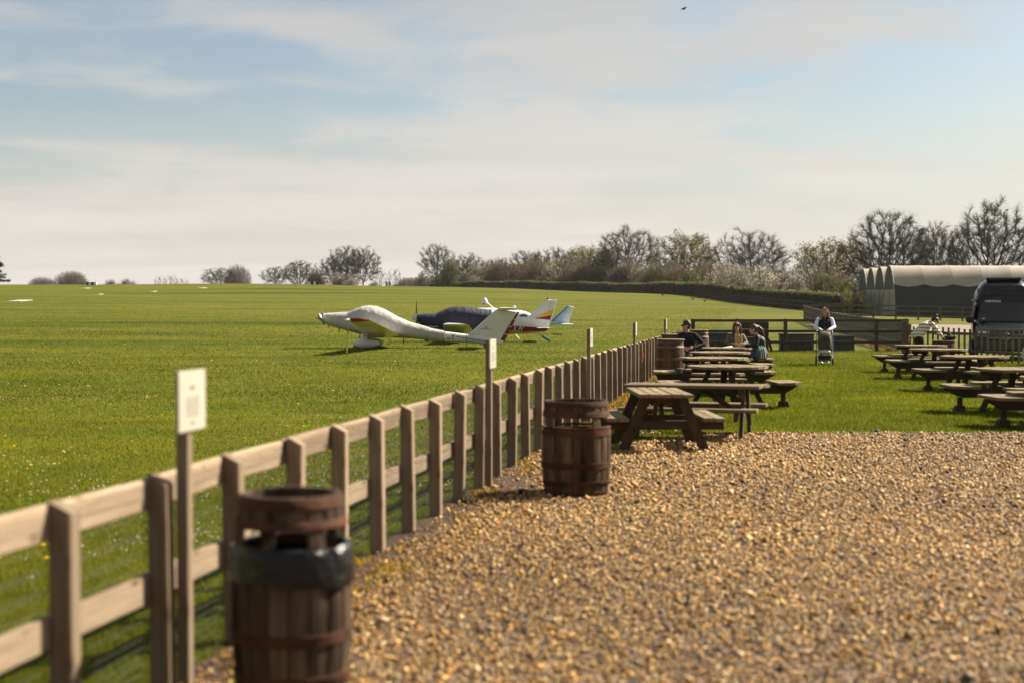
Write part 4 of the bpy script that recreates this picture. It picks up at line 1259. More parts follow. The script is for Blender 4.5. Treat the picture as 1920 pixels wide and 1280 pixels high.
# ================================================================ TUNNEL HANGARS
M_TCREAM = pm('tunnel_cover_cream', (.36, .315, .25), (.27, .24, .195), .8, .6, .2, bscale=2)
M_TGREEN = pm('tunnel_skirt_shaded', (.030, .034, .034), (.022, .025, .026), 1, .7)  # dark lower side; the near side's shade is put into this tone too
M_TEND = pm('tunnel_end_sheet', (.20, .20, .19), (.11, .11, .10), 2.2, .35, .6, bscale=4)
def tunnel(ox, oy, ln, label, part_full=True):
    z0 = tz(ox, oy) - .1
    e = empty('tunnel_hangar', (ox, oy, z0), R(-1.5), label, 'hangar', 'white tunnel hangars beyond the pens')
    W, H = 2.3, 4.75
    # pointed arch profile, from front foot to back foot
    def prof(s):                      # s 0..1
        a = abs(2 * s - 1)            # 1 at the feet, 0 at the ridge
        sd = -1 if s < .5 else 1
        z = H * (1 - a ** 1.75)
        y = W * (1 - (1 - a) ** 1.75)
        return sd * y, z
    S = [prof(k / 28) for k in range(29)]
    nb = int(ln / 2.6)
    for i in range(nb):
        x0, x1 = i * ln / nb, (i + 1) * ln / nb
        for (a, b, mt, nm) in ((0, 6, M_TGREEN, 'skirt'), (6, 22, M_TCREAM, 'roof_sheet'), (22, 28, M_TGREEN, 'skirt')):
            vs = []; fs = []; nx_ = 5
            for u in range(nx_):
                q = u / (nx_ - 1); x = x0 + .006 + (x1 - x0 - .012) * q
                sag = .05 * math.sin(math.pi * q)
                for k in range(a, b + 1):
                    y, z = S[k]; r = 1 - sag * .28 * (1 if 3 < k < 25 else .3) / 2
                    # the cream sheet laps a little further down at the middle of each bay
                    if k == 6 and nm == 'roof_sheet':
                        y2, z2 = S[5]; f = .55 * math.sin(math.pi * q); y, z = y + (y2 - y) * f, z + (z2 - z) * f; r += .012
                    if k == 22 and nm == 'roof_sheet': r += .012
                    vs.append((x, y * r, z * (r if z > 1 else 1)))
                if u:
                    m = b - a + 1
                    for k in range(b - a): fs.append(((u - 1) * m + k, u * m + k, u * m + k + 1, (u - 1) * m + k + 1))
            MB().add(vs, fs).build(nm, mt, e, smooth=True)
    # gable end: two door leaves with a pointed panel above, dark gaps, hoop frame
    zt = 2.55
    yt = None
    for k in range(29):
        if S[k][1] >= zt: yt = -S[k][0]; break
    low = [p for p in S[:15] if p[1] < zt]
    left = low + [(-yt, zt)]
    MB().loft([[(-.04, y, z) for y, z in left + [(-.10, zt), (-.10, 0)]], [(.0, y, z) for y, z in left + [(-.10, zt), (-.10, 0)]]]).build('door_leaf', M_TEND, e)
    right = [(-y, z) for y, z in left]
    MB().loft([[(-.04, y, z) for y, z in right + [(.10, zt), (.10, 0)]], [(.0, y, z) for y, z in right + [(.10, zt), (.10, 0)]]]).build('door_leaf', M_TEND, e)
    up = [(-yt, zt + .12)] + [p for p in S if p[1] > zt + .12] + [(yt, zt + .12)]
    MB().loft([[(-.05, y, z) for y, z in up], [(-.01, y, z) for y, z in up]]).build('gable_panel', pm('gable_cloth', (.085, .085, .08), (.06, .06, .055), 2, .7, .4), e)
    MB().box(-.02, .02, -yt + .05, yt - .05, zt - .05, zt + .16).build('lintel', M_BLACK, e)
    MB().tube([(-.05, y, z) for y, z in S], .055, 6).build('end_hoop', M_TCREAM, e)
    MB().box(.05, .10, -1.6, 1.6, .0, 3.0).build('dark_inside', M_BLACK, e)  # black sheet stands in for the unlit interior at the door gap
    return e
tunnel(34.75, 131, 40, 'long cream tunnel hangar with dark skirt, nearest of the four')
tunnel(35.5, 137.2, 34, 'pointed tunnel hangar end, second from the front of the four')
tunnel(36.2, 143.4, 34, 'pointed tunnel hangar end, third from the front of the four')
tunnel(36.9, 149.6, 34, 'farthest and leftmost pointed tunnel hangar end of the four')
# pale sacks along the foot of the tunnel
M_SACK = pm('sack', (.30, .30, .29), (.20, .20, .19), 6, .8, .4)
for i in range(7):
    x = 41.5 + i * 1.55 + rnd.uniform(-.2, .2)
    e = empty('ballast_sack', (x, 127.4, tz(x, 127.4)), rnd.uniform(-.3, .3), 'pale ballast sack at the foot of the nearest tunnel, %s from the left' % ('first', 'second', 'third', 'fourth', 'fifth', 'sixth', 'seventh')[i], 'sack', 'ballast sacks along the tunnel')
    MB().ell((0, 0, .16), (.62, .3, .20)).build('sack_body', M_SACK, e, smooth=True)
    MB().tube([(-.6, 0, .17), (-.72, 0, .21)], [.06, .09], 7).build('tied_end', M_SACK, e)

# ================================================================ CAMPER VAN
M_VAN = pm('van_paint', (.007, .008, .012), (.005, .006, .009), 2, .28, coat=.25, spec=.3)
M_GLASS = pm('van_glass', (.006, .008, .010), (.010, .012, .014), 1, .06, spec=.4)
M_CHROME = pm('chrome', (.45, .50, .60), (.40, .45, .55), 4, .15, metal=.9)
M_PLAST = pm('grey_plastic', (.05, .05, .052), (.035, .035, .037), 6, .6)
M_LAMP = pm('headlamp', (.55, .58, .60), (.4, .42, .45), 5, .12, spec=.8)
vn = empty('camper_van', (15.85, 45.6, 0), R(-16.5), 'dark high-roofed camper van parked behind the paling fence', 'van')
# side profile as stations along local y (0 = nose): (y, z bottom, z top of lower body, roof z, half width low, half width roof)
def vring(y, zb, zt, w0, w1, wt):
    """closed section: sill, waist and roof with rounded shoulders"""
    hw = [(w0 * .96, zb), (w0, zb + .12), (w0, zb + (zt - zb) * .42), (w0 * .5 + w1 * .5, zb + (zt - zb) * .62), (w1, zb + (zt - zb) * .82), (wt, zb + (zt - zb) * .95), (wt * .72, zt - .004), (wt * .3, zt)]
    return [(x, y, z) for x, z in hw] + [(-x, y, z) for x, z in hw[::-1]]
st = [(0.0, .42, .80, .80, .78, .66), (.05, .32, .94, .90, .88, .74), (.28, .28, 1.05, .95, .92, .78), (.70, .28, 1.16, .97, .92, .80), (.80, .28, 1.24, .97, .90, .78),
      (1.42, .28, 1.86, .97, .86, .70), (1.50, .28, 2.20, .97, .86, .70), (1.66, .28, 2.46, .97, .86, .70), (2.0, .28, 2.60, .97, .86, .70), (3.0, .28, 2.66, .97, .87, .70), (4.4, .28, 2.64, .97, .87, .70), (4.85, .30, 2.50, .95, .84, .66), (4.9, .36, 2.2, .92, .80, .6)]
mb = MB(); mb.loft([vring(*q) for q in st])
vb = mb.build('body', M_VAN, vn, smooth=True)
def vpanel(nm, pts, mat, parent, th=.012):
    a = [Vector(p) for p in pts]
    n_ = (a[1] - a[0]).cross(a[2] - a[0]).normalized()
    if n_.y > 0 and abs(n_.y) > .2: n_ = -n_
    if abs(n_.y) <= .2 and n_.x > 0: n_ = -n_
    mb = MB(); mb.loft([[tuple(p + n_ * .004) for p in a], [tuple(p + n_ * (.004 + th)) for p in a]])
    return mb.build(nm, mat, parent)
# windscreen, roof front pane
vpanel('windscreen', [(-.82, .80, 1.24), (.82, .80, 1.24), (.74, 1.40, 1.845), (-.74, 1.40, 1.845)], M_GLASS, vn, .02)
vpanel('roof_front_pane', [(-.70, 1.475, 2.10), (.70, 1.475, 2.10), (.62, 1.64, 2.42), (-.62, 1.64, 2.42)], M_GLASS, vn, .015)
nx0, nx1 = -.972, -.972
vpanel('side_window', [(-.955, 1.10, 1.30), (-.955, 1.95, 1.30), (-.89, 1.90, 1.78), (-.89, 1.42, 1.78)], M_GLASS, vn)
vpanel('side_window', [(-.955, 2.10, 1.30), (-.955, 3.25, 1.30), (-.89, 3.25, 1.78), (-.89, 2.10, 1.78)], M_GLASS, vn)
vpanel('roof_side_window', [(-.868, 1.85, 2.02), (-.868, 2.45, 2.02), (-.80, 2.40, 2.36), (-.80, 1.95, 2.36)], M_GLASS, vn)
vpanel('door_panel', [(-.982, 1.02, .42), (-.982, 2.02, .42), (-.982, 2.02, 1.24), (-.982, 1.02, 1.24)], M_VAN, vn)
MB().bbox(-.55, .55, 1.85, 2.5, 2.615, 2.70, .02).build('roof_hatch', M_BLACK, vn)
for s in (-1, 1):
    MB().ell((s * 1.10, .98, 1.30), (.13, .07, .115)).build('door_mirror', M_BLACK, vn, smooth=True)
    MB().bbox(s * 1.0 - .06, s * 1.0 + .06, .96, 1.02, 1.20, 1.25, .01).build('mirror_arm', M_BLACK, vn)
    vpanel('headlight', [(s * .88, .03, .78), (s * .52, .0, .76), (s * .52, .06, .93), (s * .84, .09, .93)], M_LAMP, vn, .03)
    for y in (.95, 3.95):
        w = MB().lathe([(.10, -.10), (.30, -.11), (.335, -.06), (.335, .08), (.30, .11), (.1, .1)], 22, (s * .93, y, .335), axis='x').build('wheel', M_TYRE, vn, smooth=True)
        MB().lathe([(.02, -.01), (.2, -.02), (.21, 0.0), (.02, .012)], 16, (s * .93 + s * .115, y, .335), axis='x').build('rim', M_CHROME, w, smooth=True)
    MB().beam((s * .20, .99, 1.415), (s * .62, .80, 1.26), .03, .02).build('wiper', M_BLACK, vn)
MB().bbox(-.90, .90, -.03, .10, .34, .62, .04).build('bumper', M_PLAST, vn)
for z in (.72, .83): MB().bbox(-.50, .50, -.028, -.004, z, z + .02, .004).build('grille_bar', M_CHROME, vn)
bd = MB().lathe([(.115, -.02), (.12, -.012), (.10, 0.0)], 24, (0, -.015, .78), axis='y').build('badge', M_BLUE, vn, smooth=True)
mb = MB()
MB().lathe([(.118, -.030), (.118, -.022), (.100, -.022), (.100, -.030)], 24, (0, -.015, .78), axis='y', cap=False).build('badge_ring', M_CHROME, bd)
for s in (-1, 1):
    MB().tube([(s * .045, -.042, .86), (0, -.042, .79)], .010, 5).build('badge_stroke', M_CHROME, bd)
    MB().tube([(s * .085, -.042, .83), (s * .035, -.042, .71), (0, -.042, .77)], .010, 5).build('badge_stroke', M_CHROME, bd)
# maker's name across the front of the roof
t_ = (1.46 - 1.415) / (2.10 - 1.86)
text_obj('roof_lettering', 'WESTFALIA', .098, pm('lettering_white', (.75, .75, .75), (.7, .7, .7), 3, .5), vn, lambda u, v: (-.36 + u, 1.422 + (1.90 - 1.86 + v) * .235 - .012, 1.905 + v), .002)
MB().bbox(-1.02, -.90, 1.30, 2.2, 1.90, 1.99, .02).build('awning_case', pm('awning_case', (.22, .22, .22), (.18, .18, .18), 5, .5), vn)
vpanel('sticker', [(-.72, .87, 1.30), (-.62, .87, 1.30), (-.63, .90, 1.34), (-.71, .90, 1.34)], pm('sticker_green', (.45, .55, .2), (.4, .5, .2), 5, .5), vn, .03)
# pale bag behind the palings at the frame edge
e = empty('pale_sack', (15.35, 42.0, 0), 0, 'pale rounded sack behind the palings at the right edge', 'sack')
MB().ell((0, 0, .33), (.30, .22, .34)).build('sack_body', pm('pale_sack', (.55, .50, .45), (.45, .4, .36), 3, .8, .5), e, smooth=True)
MB().tube([(0, 0, .62), (.02, 0, .74)], [.07, .12], 8).build('tied_neck', pm('pink_tie', (.5, .2, .25), (.4, .15, .2), 3, .8), e)
# ================================================================ PEOPLE
def capsule(mb, p, q, r0, r1, n=12):
    p = Vector(p); q = Vector(q)
    d = q - p; ln = d.length
    if ln < 1e-5: d = Vector((0, 0, 1)); ln = 1e-4; q = p + d * ln
    t = d / ln
    u = t.orthogonal().normalized(); w = t.cross(u)
    rings = []
    for k in range(1, 5):
        a = -math.pi / 2 + math.pi / 2 * k / 4
        rings.append((p + t * (r0 * math.sin(a)), r0 * math.cos(a)))
    for k in range(0, 4):
        a = math.pi / 2 * k / 4
        rings.append((q + t * (r1 * math.sin(a)), r1 * math.cos(a)))
    rr = []
    for c, r in rings:
        rr.append([tuple(c + (u * math.cos(2 * math.pi * j / n) + w * math.sin(2 * math.pi * j / n)) * max(r, .001)) for j in range(n)])
    mb.loft(rr)
class Figure:
    """one continuous skin grown from tapered limbs, coloured by the nearest limb"""
    def __init__(s): s.prims = []
    def limb(s, tag_, p, q, r0, r1): s.prims.append((tag_, Vector(p), Vector(q), r0, r1)); return s
    def chain(s, tag_, pts, rads):
        for i in range(len(pts) - 1): s.limb(tag_, pts[i], pts[i + 1], rads[i], rads[i + 1])
        return s
    def hand(s, wrist, fwd, side, tag_='skin', curl=.5, sc=1.0):
        """palm and five fingers; fwd points to the fingertips, side to the thumb"""
        wrist = Vector(wrist); f = Vector(fwd).normalized(); sd = Vector(side); sd = (sd - f * sd.dot(f)).normalized(); dn = f.cross(sd)
        if dn.z > 0: dn = -dn
        pal = wrist + f * .085 * sc
        s.limb(tag_, wrist, pal, .024 * sc, .027 * sc)
        for k, o in enumerate((-.027, -.009, .009, .027)):
            s.limb(tag_, wrist + f * .03 * sc, pal + sd * o * sc, .016 * sc, .013 * sc)
            b = pal + sd * o * sc
            ln = (.055, .066, .07, .062)[k] * sc
            m = b + (f * (1 - curl * .35) + dn * curl * .55) * ln * .6
            t = m + (f * (1 - curl) + dn * curl * 1.1) * ln * .5
            s.limb(tag_, b, m, .0105 * sc, .0098 * sc); s.limb(tag_, m, t, .0098 * sc, .0088 * sc)
        tb = wrist + f * .03 * sc + sd * .025 * sc
        tm = tb + (f * .6 + sd * .7) * .042 * sc; tt = tm + (f * .95 + sd * .1 + dn * .25) * .034 * sc
        s.limb(tag_, tb, tm, .0145 * sc, .0115 * sc); s.limb(tag_, tm, tt, .0115 * sc, .0095 * sc)
        return s
    def head(s, c, look, up=(0, 0, 1), r=.094, tag_='skin'):
        """skull, jaw, nose, ears; look = facing direction"""
        c = Vector(c); l = Vector(look).normalized(); up = Vector(up); up = (up - l * up.dot(l)).normalized(); sd = l.cross(up)
        s.hc, s.hl, s.hu, s.hs = c, l, up, sd
        s.limb(tag_, c + up * .028 - l * .018, c + up * .028 + l * .006, r * .93, r * .88)
        s.limb(tag_, c - up * .022 + l * .012, c - up * .068 + l * .040, .070, .042)
        s.limb(tag_, c - up * .078 + l * .055, c - up * .078 + l * .060, .026, .024)
        s.limb(tag_, c + up * .018 + l * .082, c - up * .018 + l * .100, .011, .015)
        s.limb(tag_, c - up * .052 + l * .075 - sd * .014, c - up * .052 + l * .075 + sd * .014, .011, .011)
        for q in (-1, 1):
            s.limb(tag_, c + up * .012 + sd * q * .086 - l * .008, c - up * .022 + sd * q * .082, .016, .011)
        return s
    def build(s, name, mats, parent, voxel=.0105):
        mb = MB()
        for (t, p, q, a, b) in s.prims: capsule(mb, p, q, a, b)
        me = bpy.data.meshes.new(name); me.from_pydata(mb.v, [], mb.f); me.update()
        o = bpy.data.objects.new(name, me); COL.objects.link(o)
        rm = o.modifiers.new('r', 'REMESH'); rm.mode = 'VOXEL'; rm.voxel_size = voxel; rm.use_smooth_shade = True
        sm = o.modifiers.new('s', 'SMOOTH'); sm.factor = .5; sm.iterations = 2
        dg = bpy.context.evaluated_depsgraph_get()
        m2 = bpy.data.meshes.new_from_object(o.evaluated_get(dg))
        bpy.data.objects.remove(o); bpy.data.meshes.remove(me)
        m2.materials.clear()
        keys = list(mats)
        for k in keys: m2.materials.append(mats[k])
        n = len(m2.polygons)
        C = np.empty(n * 3); m2.polygons.foreach_get('center', C); C = C.reshape(n, 3)
        best = np.full(n, 1e9); idx = np.zeros(n, np.int32)
        for (t, p, q, a, b) in s.prims:
            pa = C - np.array(p); ba = np.array(q - p)
            h = np.clip(pa @ ba / max(ba @ ba, 1e-9), 0, 1)
            d = np.linalg.norm(pa - h[:, None] * ba, axis=1) - (a + (b - a) * h)
            k = d < best
            best[k] = d[k]; idx[k] = keys.index(t)
        m2.polygons.foreach_set('material_index', idx)
        m2.update()
        return link(name, m2, parent)
    def face(s, parent, glasses=False):
        c, l, u, sd = s.hc, s.hl, s.hu, s.hs
        for q in (-1, 1):
            p = c + u * .018 + l * .080 + sd * q * .034
            MB().ell(tuple(p), (.011, .011, .008), 8, 5).build('eye', M_EYE, parent, smooth=True)
            MB().beam(c + u * .040 + l * .082 + sd * q * .018, c + u * .040 + l * .070 + sd * q * .052, .006, .007).build('eyebrow', M_BROW, parent)
        MB().beam(c - u * .050 + l * .087 - sd * .018, c - u * .050 + l * .087 + sd * .018, .006, .008).build('mouth', M_LIP, parent)
        if glasses:
            for q in (-1, 1):
                p = c + u * .018 + l * .094 + sd * q * .033
                MB().ell(tuple(p), (.030, .030, .021), 10, 6).build('sunglass_lens', M_GLASS, parent, smooth=True)
                MB().beam(p + sd * q * .02, c + u * .02 + sd * q * .092 - l * .01, .006, .009).build('sunglass_arm', M_BLACK, parent)
    def hair(s, parent, mat, strands, cap=True, r=.098, name='hair'):
        """hair as a skull cap plus locks; strands: list of point lists in head axes (look, up, side) with radii"""
        c, l, u, sd = s.hc, s.hl, s.hu, s.hs
        mb = MB()
        if cap:
            capsule(mb, c + u * .040 - l * .034, c + u * .044 - l * .006, r * 1.0, r * .93)
            capsule(mb, c + u * .0 - l * .045, c + u * .05 - l * .03, r * .82, r * .95)
        for pts, rad in strands:
            P = [c + l * a + u * b + sd * d for a, b, d in pts]
            for i in range(len(P) - 1): capsule(mb, P[i], P[i + 1], rad[i], rad[i + 1], 8)
        me = bpy.data.meshes.new(name); me.from_pydata(mb.v, [], mb.f); me.update()
        o = bpy.data.objects.new(name, me); COL.objects.link(o)
        rm = o.modifiers.new('r', 'REMESH'); rm.mode = 'VOXEL'; rm.voxel_size = .011; rm.use_smooth_shade = True
        dg = bpy.context.evaluated_depsgraph_get()
        m2 = bpy.data.meshes.new_from_object(o.evaluated_get(dg))
        bpy.data.objects.remove(o); bpy.data.meshes.remove(me)
        m2.materials.clear(); m2.materials.append(mat)
        return link(name, m2, parent)
M_SKIN = pm('skin', (.50, .29, .20), (.44, .25, .17), 9, .55, spec=.35)
M_EYE = pm('eye_dark', (.03, .02, .015), (.02, .015, .01), 9, .3)
M_BROW = pm('brow', (.06, .04, .025), (.05, .03, .02), 9, .8)
M_LIP = pm('lip', (.36, .13, .11), (.3, .1, .09), 9, .5)
M_BLK = pm('black_knit', (.011, .011, .012), (.008, .008, .009), 30, .9, .3)
M_TROU = pm('grey_trousers', (.16, .17, .19), (.11, .12, .14), 12, .85)
M_DTROU = pm('dark_trousers', (.012, .013, .017), (.009, .01, .013), 12, .85)
M_JEAN = pm('blue_jeans', (.07, .11, .18), (.05, .08, .14), 14, .85)
M_OLIVE = pm('olive_jacket', (.13, .11, .075), (.09, .075, .05), 10, .85, .3)
M_OLIVE_L = pm('jacket_lining', (.42, .36, .25), (.34, .29, .2), 10, .85, .3)
M_MUST = pm('mustard_top', (.55, .33, .03), (.45, .27, .02), 10, .85)
M_NAVYJ = pm('navy_jacket', (.014, .016, .024), (.010, .011, .017), 10, .65, .3)
M_WHITE_C = pm('white_sleeve', (.66, .70, .80), (.58, .62, .72), 10, .85)
M_GILET = pm('black_gilet', (.012, .012, .014), (.009, .009, .01), 12, .7, .3)
M_SHOE = pm('pale_shoe', (.62, .60, .56), (.5, .48, .45), 9, .7)
M_DSHOE = pm('dark_shoe', (.03, .026, .022), (.02, .018, .015), 9, .6)
M_HBLOND = pm('blonde_hair', (.36, .23, .10), (.19, .115, .05), 12, .55, .4, (3, 3, .7))
M_HBROWN = pm('brown_hair', (.10, .055, .03), (.05, .028, .016), 12, .5, .4, (3, 3, .7))
M_HDARK = pm('dark_hair', (.035, .02, .013), (.02, .012, .008), 12, .5, .4, (3, 3, .7))

def cardigan_mat():
    m, t, b = new_mat('striped_cardigan')
    c = t.nodes.new('ShaderNodeTexCoord'); w = t.nodes.new('ShaderNodeTexWave')
    w.wave_type = 'BANDS'; w.bands_direction = 'DIAGONAL'
    mp = t.nodes.new('ShaderNodeMapping'); mp.inputs['Rotation'].default_value = (0, R(12), 0); mp.inputs['Scale'].default_value = (.1, .1, 1)
    t.links.new(c.outputs['Object'], mp.inputs[0]); t.links.new(mp.outputs[0], w.inputs[0])
    w.inputs['Scale'].default_value = 5.4; w.inputs['Distortion'].default_value = .6
    col = ramp(t, w.outputs[0], [(.0, (.10, .09, .07)), (.17, (.12, .10, .08)), (.25, (.66, .62, .50)), (1, (.70, .66, .54))])
    t.links.new(col, b.inputs['Base Color']); b.inputs['Roughness'].default_value = .9
    return m
M_CARDI = cardigan_mat()

def torso(F, tag_, hip, chest, neck, sh, half=.17, w=(.125, .145, .10), hipr=.13):
    """hips, waist, chest and shoulders between the joints"""
    hip, chest, neck = Vector(hip), Vector(chest), Vector(neck)
    sd = Vector(sh).normalized()
    for q in (-1, 1):
        F.limb(tag_, hip + sd * q * .07, hip.lerp(chest, .5) + sd * q * .055, hipr, w[0] * .92)
        F.limb(tag_, hip.lerp(chest, .5) + sd * q * .055, chest + sd * q * .075, w[0] * .92, w[1] * .92)
        F.limb(tag_, chest + sd * q * .05, neck + sd * q * .08 - (neck - chest).normalized() * .07, w[1] * .9, w[2] * .75)
        F.limb(tag_, neck - (neck - chest).normalized() * .05, neck + sd * q * half - (neck - chest).normalized() * .075, .06, .062)
    return [neck + sd * q * half - (neck - chest).normalized() * .075 for q in (-1, 1)]

# ---- man in black, seated left of the table, looking away to the left
e = empty('person', (4.36, 35.2, 0), 0, 'seated person in black jumper and sunglasses, looking left, elbow on the table', 'person')
F = Figure(); sh = (.93, -.36, 0)            # shoulder line: his left to the right of the picture
hip = (0, 0, .55); chest = (-.02, -.03, .92); neck = (-.03, -.04, 1.10)
S = torso(F, 'top', hip, chest, neck, sh, .19, (.14, .16, .11), .15)
F.limb('skin', neck, (-.045, -.06, 1.16), .055, .052)
F.head((-.065, -.075, 1.245), (-.93, -.30, -.02))
# right arm (picture left) to the lap, left arm bent back on the table
F.chain('top', [S[0], (-.29, -.14, .82), (-.15, -.33, .70)], [.066, .055, .043])
F.hand((-.15, -.33, .70), (.75, -.35, -.25), (0, 0, 1), curl=.6)
F.chain('top', [S[1], (.36, -.18, .80), (.10, -.34, .71)], [.066, .057, .043])
F.hand((.10, -.34, .71), (-.8, -.25, .05), (0, 0, 1), curl=.6)
for q, (kx, ky) in ((-1, (-.25, -.36)), (1, (.0, -.44))):
    F.chain('legs', [(q * .09, -.02, .54), (kx, ky, .52), (kx - .02, ky - .05, .10)], [.10, .072, .05])
    F.limb('shoe', (kx - .02, ky - .04, .06), (kx - .08, ky - .20, .045), .048, .042)
    F.limb('shoe', (kx - .02, ky - .04, .06), (kx - .02, ky - .02, .045), .048, .042)
b = F.build('body', {'top': M_BLK, 'skin': M_SKIN, 'legs': M_TROU, 'shoe': M_DSHOE}, e)
F.face(e, True)
F.hair(e, M_HDARK, [([(.045, .105, 0), (.0, .135, .02), (-.06, .11, 0)], [.028, .035, .04]), ([(.03, .11, .04), (-.03, .125, .05), (-.08, .04, .05)], [.022, .03, .04]), ([(.04, .10, -.04), (-.02, .12, -.05), (-.08, .04, -.05)], [.022, .03, .04])])

# ---- woman in olive jacket facing the camera behind the table
e = empty('person', (5.72, 36.40, 0), 0, 'seated person in olive jacket over mustard top, facing the camera', 'person')
F = Figure(); sh = (1, .10, 0)
hip = (0, 0, .55); chest = (-.01, -.06, .88); neck = (0, -.09, 1.05)
S = torso(F, 'top', hip, chest, neck, sh, .175, (.13, .15, .10), .15)
F.limb('skin', neck, (.01, -.11, 1.11), .046, .045)
F.head((.015, -.125, 1.20), (.22, -.97, -.08))
F.chain('top', [S[0], (-.25, -.17, .80), (-.10, -.40, .76)], [.066, .056, .044])
F.hand((-.10, -.40, .76), (.8, -.3, -.05), (.2, -.3, 1), curl=.5)
F.chain('top', [S[1], (.25, -.19, .80), (.12, -.40, .76)], [.066, .056, .044])
F.hand((.12, -.40, .76), (-.8, -.35, -.05), (-.2, -.3, 1), curl=.5)
F.limb('inner', (.045, -.22, 1.00), (.05, -.232, .74), .030, .042)
F.limb('lining', (-.03, -.215, 1.02), (-.03, -.23, .74), .022, .034)
F.limb('lining', (.115, -.20, 1.01), (.125, -.215, .74), .022, .034)
for q in (-1, 1):
    F.chain('legs', [(q * .09, -.04, .54), (q * .12, -.42, .52), (q * .12, -.42, .10)], [.10, .07, .05])
    F.limb('shoe', (q * .12, -.40, .06), (q * .12, -.55, .045), .046, .040)
b = F.build('body', {'top': M_OLIVE, 'inner': M_MUST, 'lining': M_OLIVE_L, 'skin': M_SKIN, 'legs': M_DTROU, 'shoe': M_DSHOE}, e)
F.face(e)
F.hair(e, M_HBROWN, [([(.06, .085, .0), (.085, .05, .0)], [.03, .018]), ([(.06, .085, .04), (.08, .045, .045)], [.028, .016]), ([(.06, .085, -.04), (.08, .045, -.045)], [.028, .016]),
       ([(.0, .06, .085), (.02, -.06, .10), (.03, -.18, .11), (.05, -.26, .10)], [.03, .034, .03, .018]), ([(.0, .06, -.085), (.02, -.06, -.10), (.02, -.18, -.115), (.04, -.27, -.11)], [.03, .034, .03, .018]),
       ([(-.06, .0, 0), (-.06, -.12, 0), (-.06, -.24, 0)], [.08, .085, .06])])

# ---- woman with ponytail in profile, right of the table
e = empty('person', (6.24, 35.55, 0), 0, 'seated person in dark jacket with brown ponytail, turned in profile to the left', 'person')
F = Figure(); sh = (.25, 1, 0)
hip = (.02, 0, .55); chest = (-.04, 0, .86); neck = (-.14, -.02, 1.02)
S = torso(F, 'top', hip, chest, neck, sh, .17, (.13, .15, .10), .15)
F.limb('skin', neck, (-.17, -.02, 1.07), .045, .045)
F.head((-.21, -.02, 1.145), (-.96, .05, -.16))
for (s0, q) in ((S[0], -1), (S[1], 1)):
    F.chain('top', [s0, (-.17, q * .24, .76), (-.40, q * .10, .76)], [.064, .054, .042])
    F.hand((-.40, q * .10, .76), (-.9, -.2 * q, -.05), (0, -q * .3, 1), curl=.5)
    F.chain('legs', [(0, q * .09, .54), (-.40, q * .11, .53), (-.36, q * .11, .10)], [.10, .07, .05])
    F.limb('shoe', (-.36, q * .11, .06), (-.50, q * .11, .045), .046, .04)
F.build('body', {'top': M_NAVYJ, 'skin': M_SKIN, 'legs': M_JEAN, 'shoe': M_DSHOE}, e)
F.face(e)
F.hair(e, M_HBROWN, [([(.05, .09, 0), (-.02, .12, 0)], [.03, .04]), ([(-.07, .05, 0), (-.13, .06, 0), (-.19, -.02, 0), (-.22, -.12, 0), (-.25, -.21, 0)], [.04, .035, .045, .035, .015])])
MB().lathe([(.036, -.01), (.04, 0), (.036, .01)], 12, tuple(F.hc + F.hu * .058 - F.hl * .125), axis='x').build('hair_tie', pm('pale_tie', (.5, .6, .65), (.4, .5, .55), 8, .6), e)
# backpack on the seat in front of her
bk = empty('backpack', (6.12, 34.92, .447), R(15), 'teal and white striped backpack with a red tag on the seat', 'bag', None, (.78, .78, .80))
mb = MB(); rings = []
for z, w, d in ((0, .13, .08), (.04, .16, .10), (.2, .165, .105), (.32, .14, .09), (.39, .07, .05)):
    rings.append([(w * math.copysign(abs(math.cos(t)) ** .6, math.cos(t)), d * math.copysign(abs(math.sin(t)) ** .6, math.sin(t)), z) for t in [2 * math.pi * j / 16 for j in range(16)]])
mb.loft(rings); mb.build('pack', pm('teal_cloth', (.075, .12, .135), (.05, .08, .095), 9, .8), bk, smooth=True)
for x in (-.06, .01, .08):
    MB().tube([(x + .02, -.112, .03), (x + .01, -.118, .2), (x - .02, -.10, .33), (x - .03, -.05, .392)], .012, 6).build('stripe', pm('white_stripe', (.7, .7, .68), (.6, .6, .58), 9, .7), bk)
MB().bbox(-.16, -.07, -.125, -.10, .22, .31, .01).build('green_patch', pm('green_patch', (.02, .32, .14), (.02, .25, .1), 9, .7), bk)
MB().bbox(.10, .145, -.125, -.09, .0, .06, .01).build('red_tag', M_RED, bk)
MB().tube([(-.05, .03, .38), (-.03, .03, .43), (.03, .03, .43), (.05, .03, .38)], .012, 6).build('grab_loop', M_BLACK, bk)

# ---- woman bending over the low barrel
e = empty('person', (12.32, 42.4, 0), 0, 'person in white striped cardigan bending over the low barrel', 'person')
F = Figure(); sh = (-.15, 1, 0)
hip = (-.20, 0, .90); chest = (-.02, 0, 1.14); neck = (.17, -.02, 1.27)
S = torso(F, 'top', hip, chest, neck, sh, .18, (.14, .16, .11), .145)
F.limb('skin', neck, (.22, -.03, 1.28), .045, .045)
F.head((.275, -.05, 1.295), (.80, -.35, -.48), (.45, -.1, .85))
F.chain('top', [S[0], (.30, -.24, 1.00), (.44, -.26, .84)], [.07, .06, .046])
F.hand((.44, -.26, .84), (.75, .1, -.5), (-.3, 1, .2), curl=.4)
F.chain('top', [S[1], (-.22, .26, 1.0), (-.40, .16, .82)], [.07, .06, .046])
F.chain('top', [S[0], (-.14, -.26, 1.02), (-.33, -.22, .84)], [.03, .03, .03]) if False else None
F.hand((-.40, .16, .82), (-.3, -.1, -.9), (1, 0, 0), curl=.4)
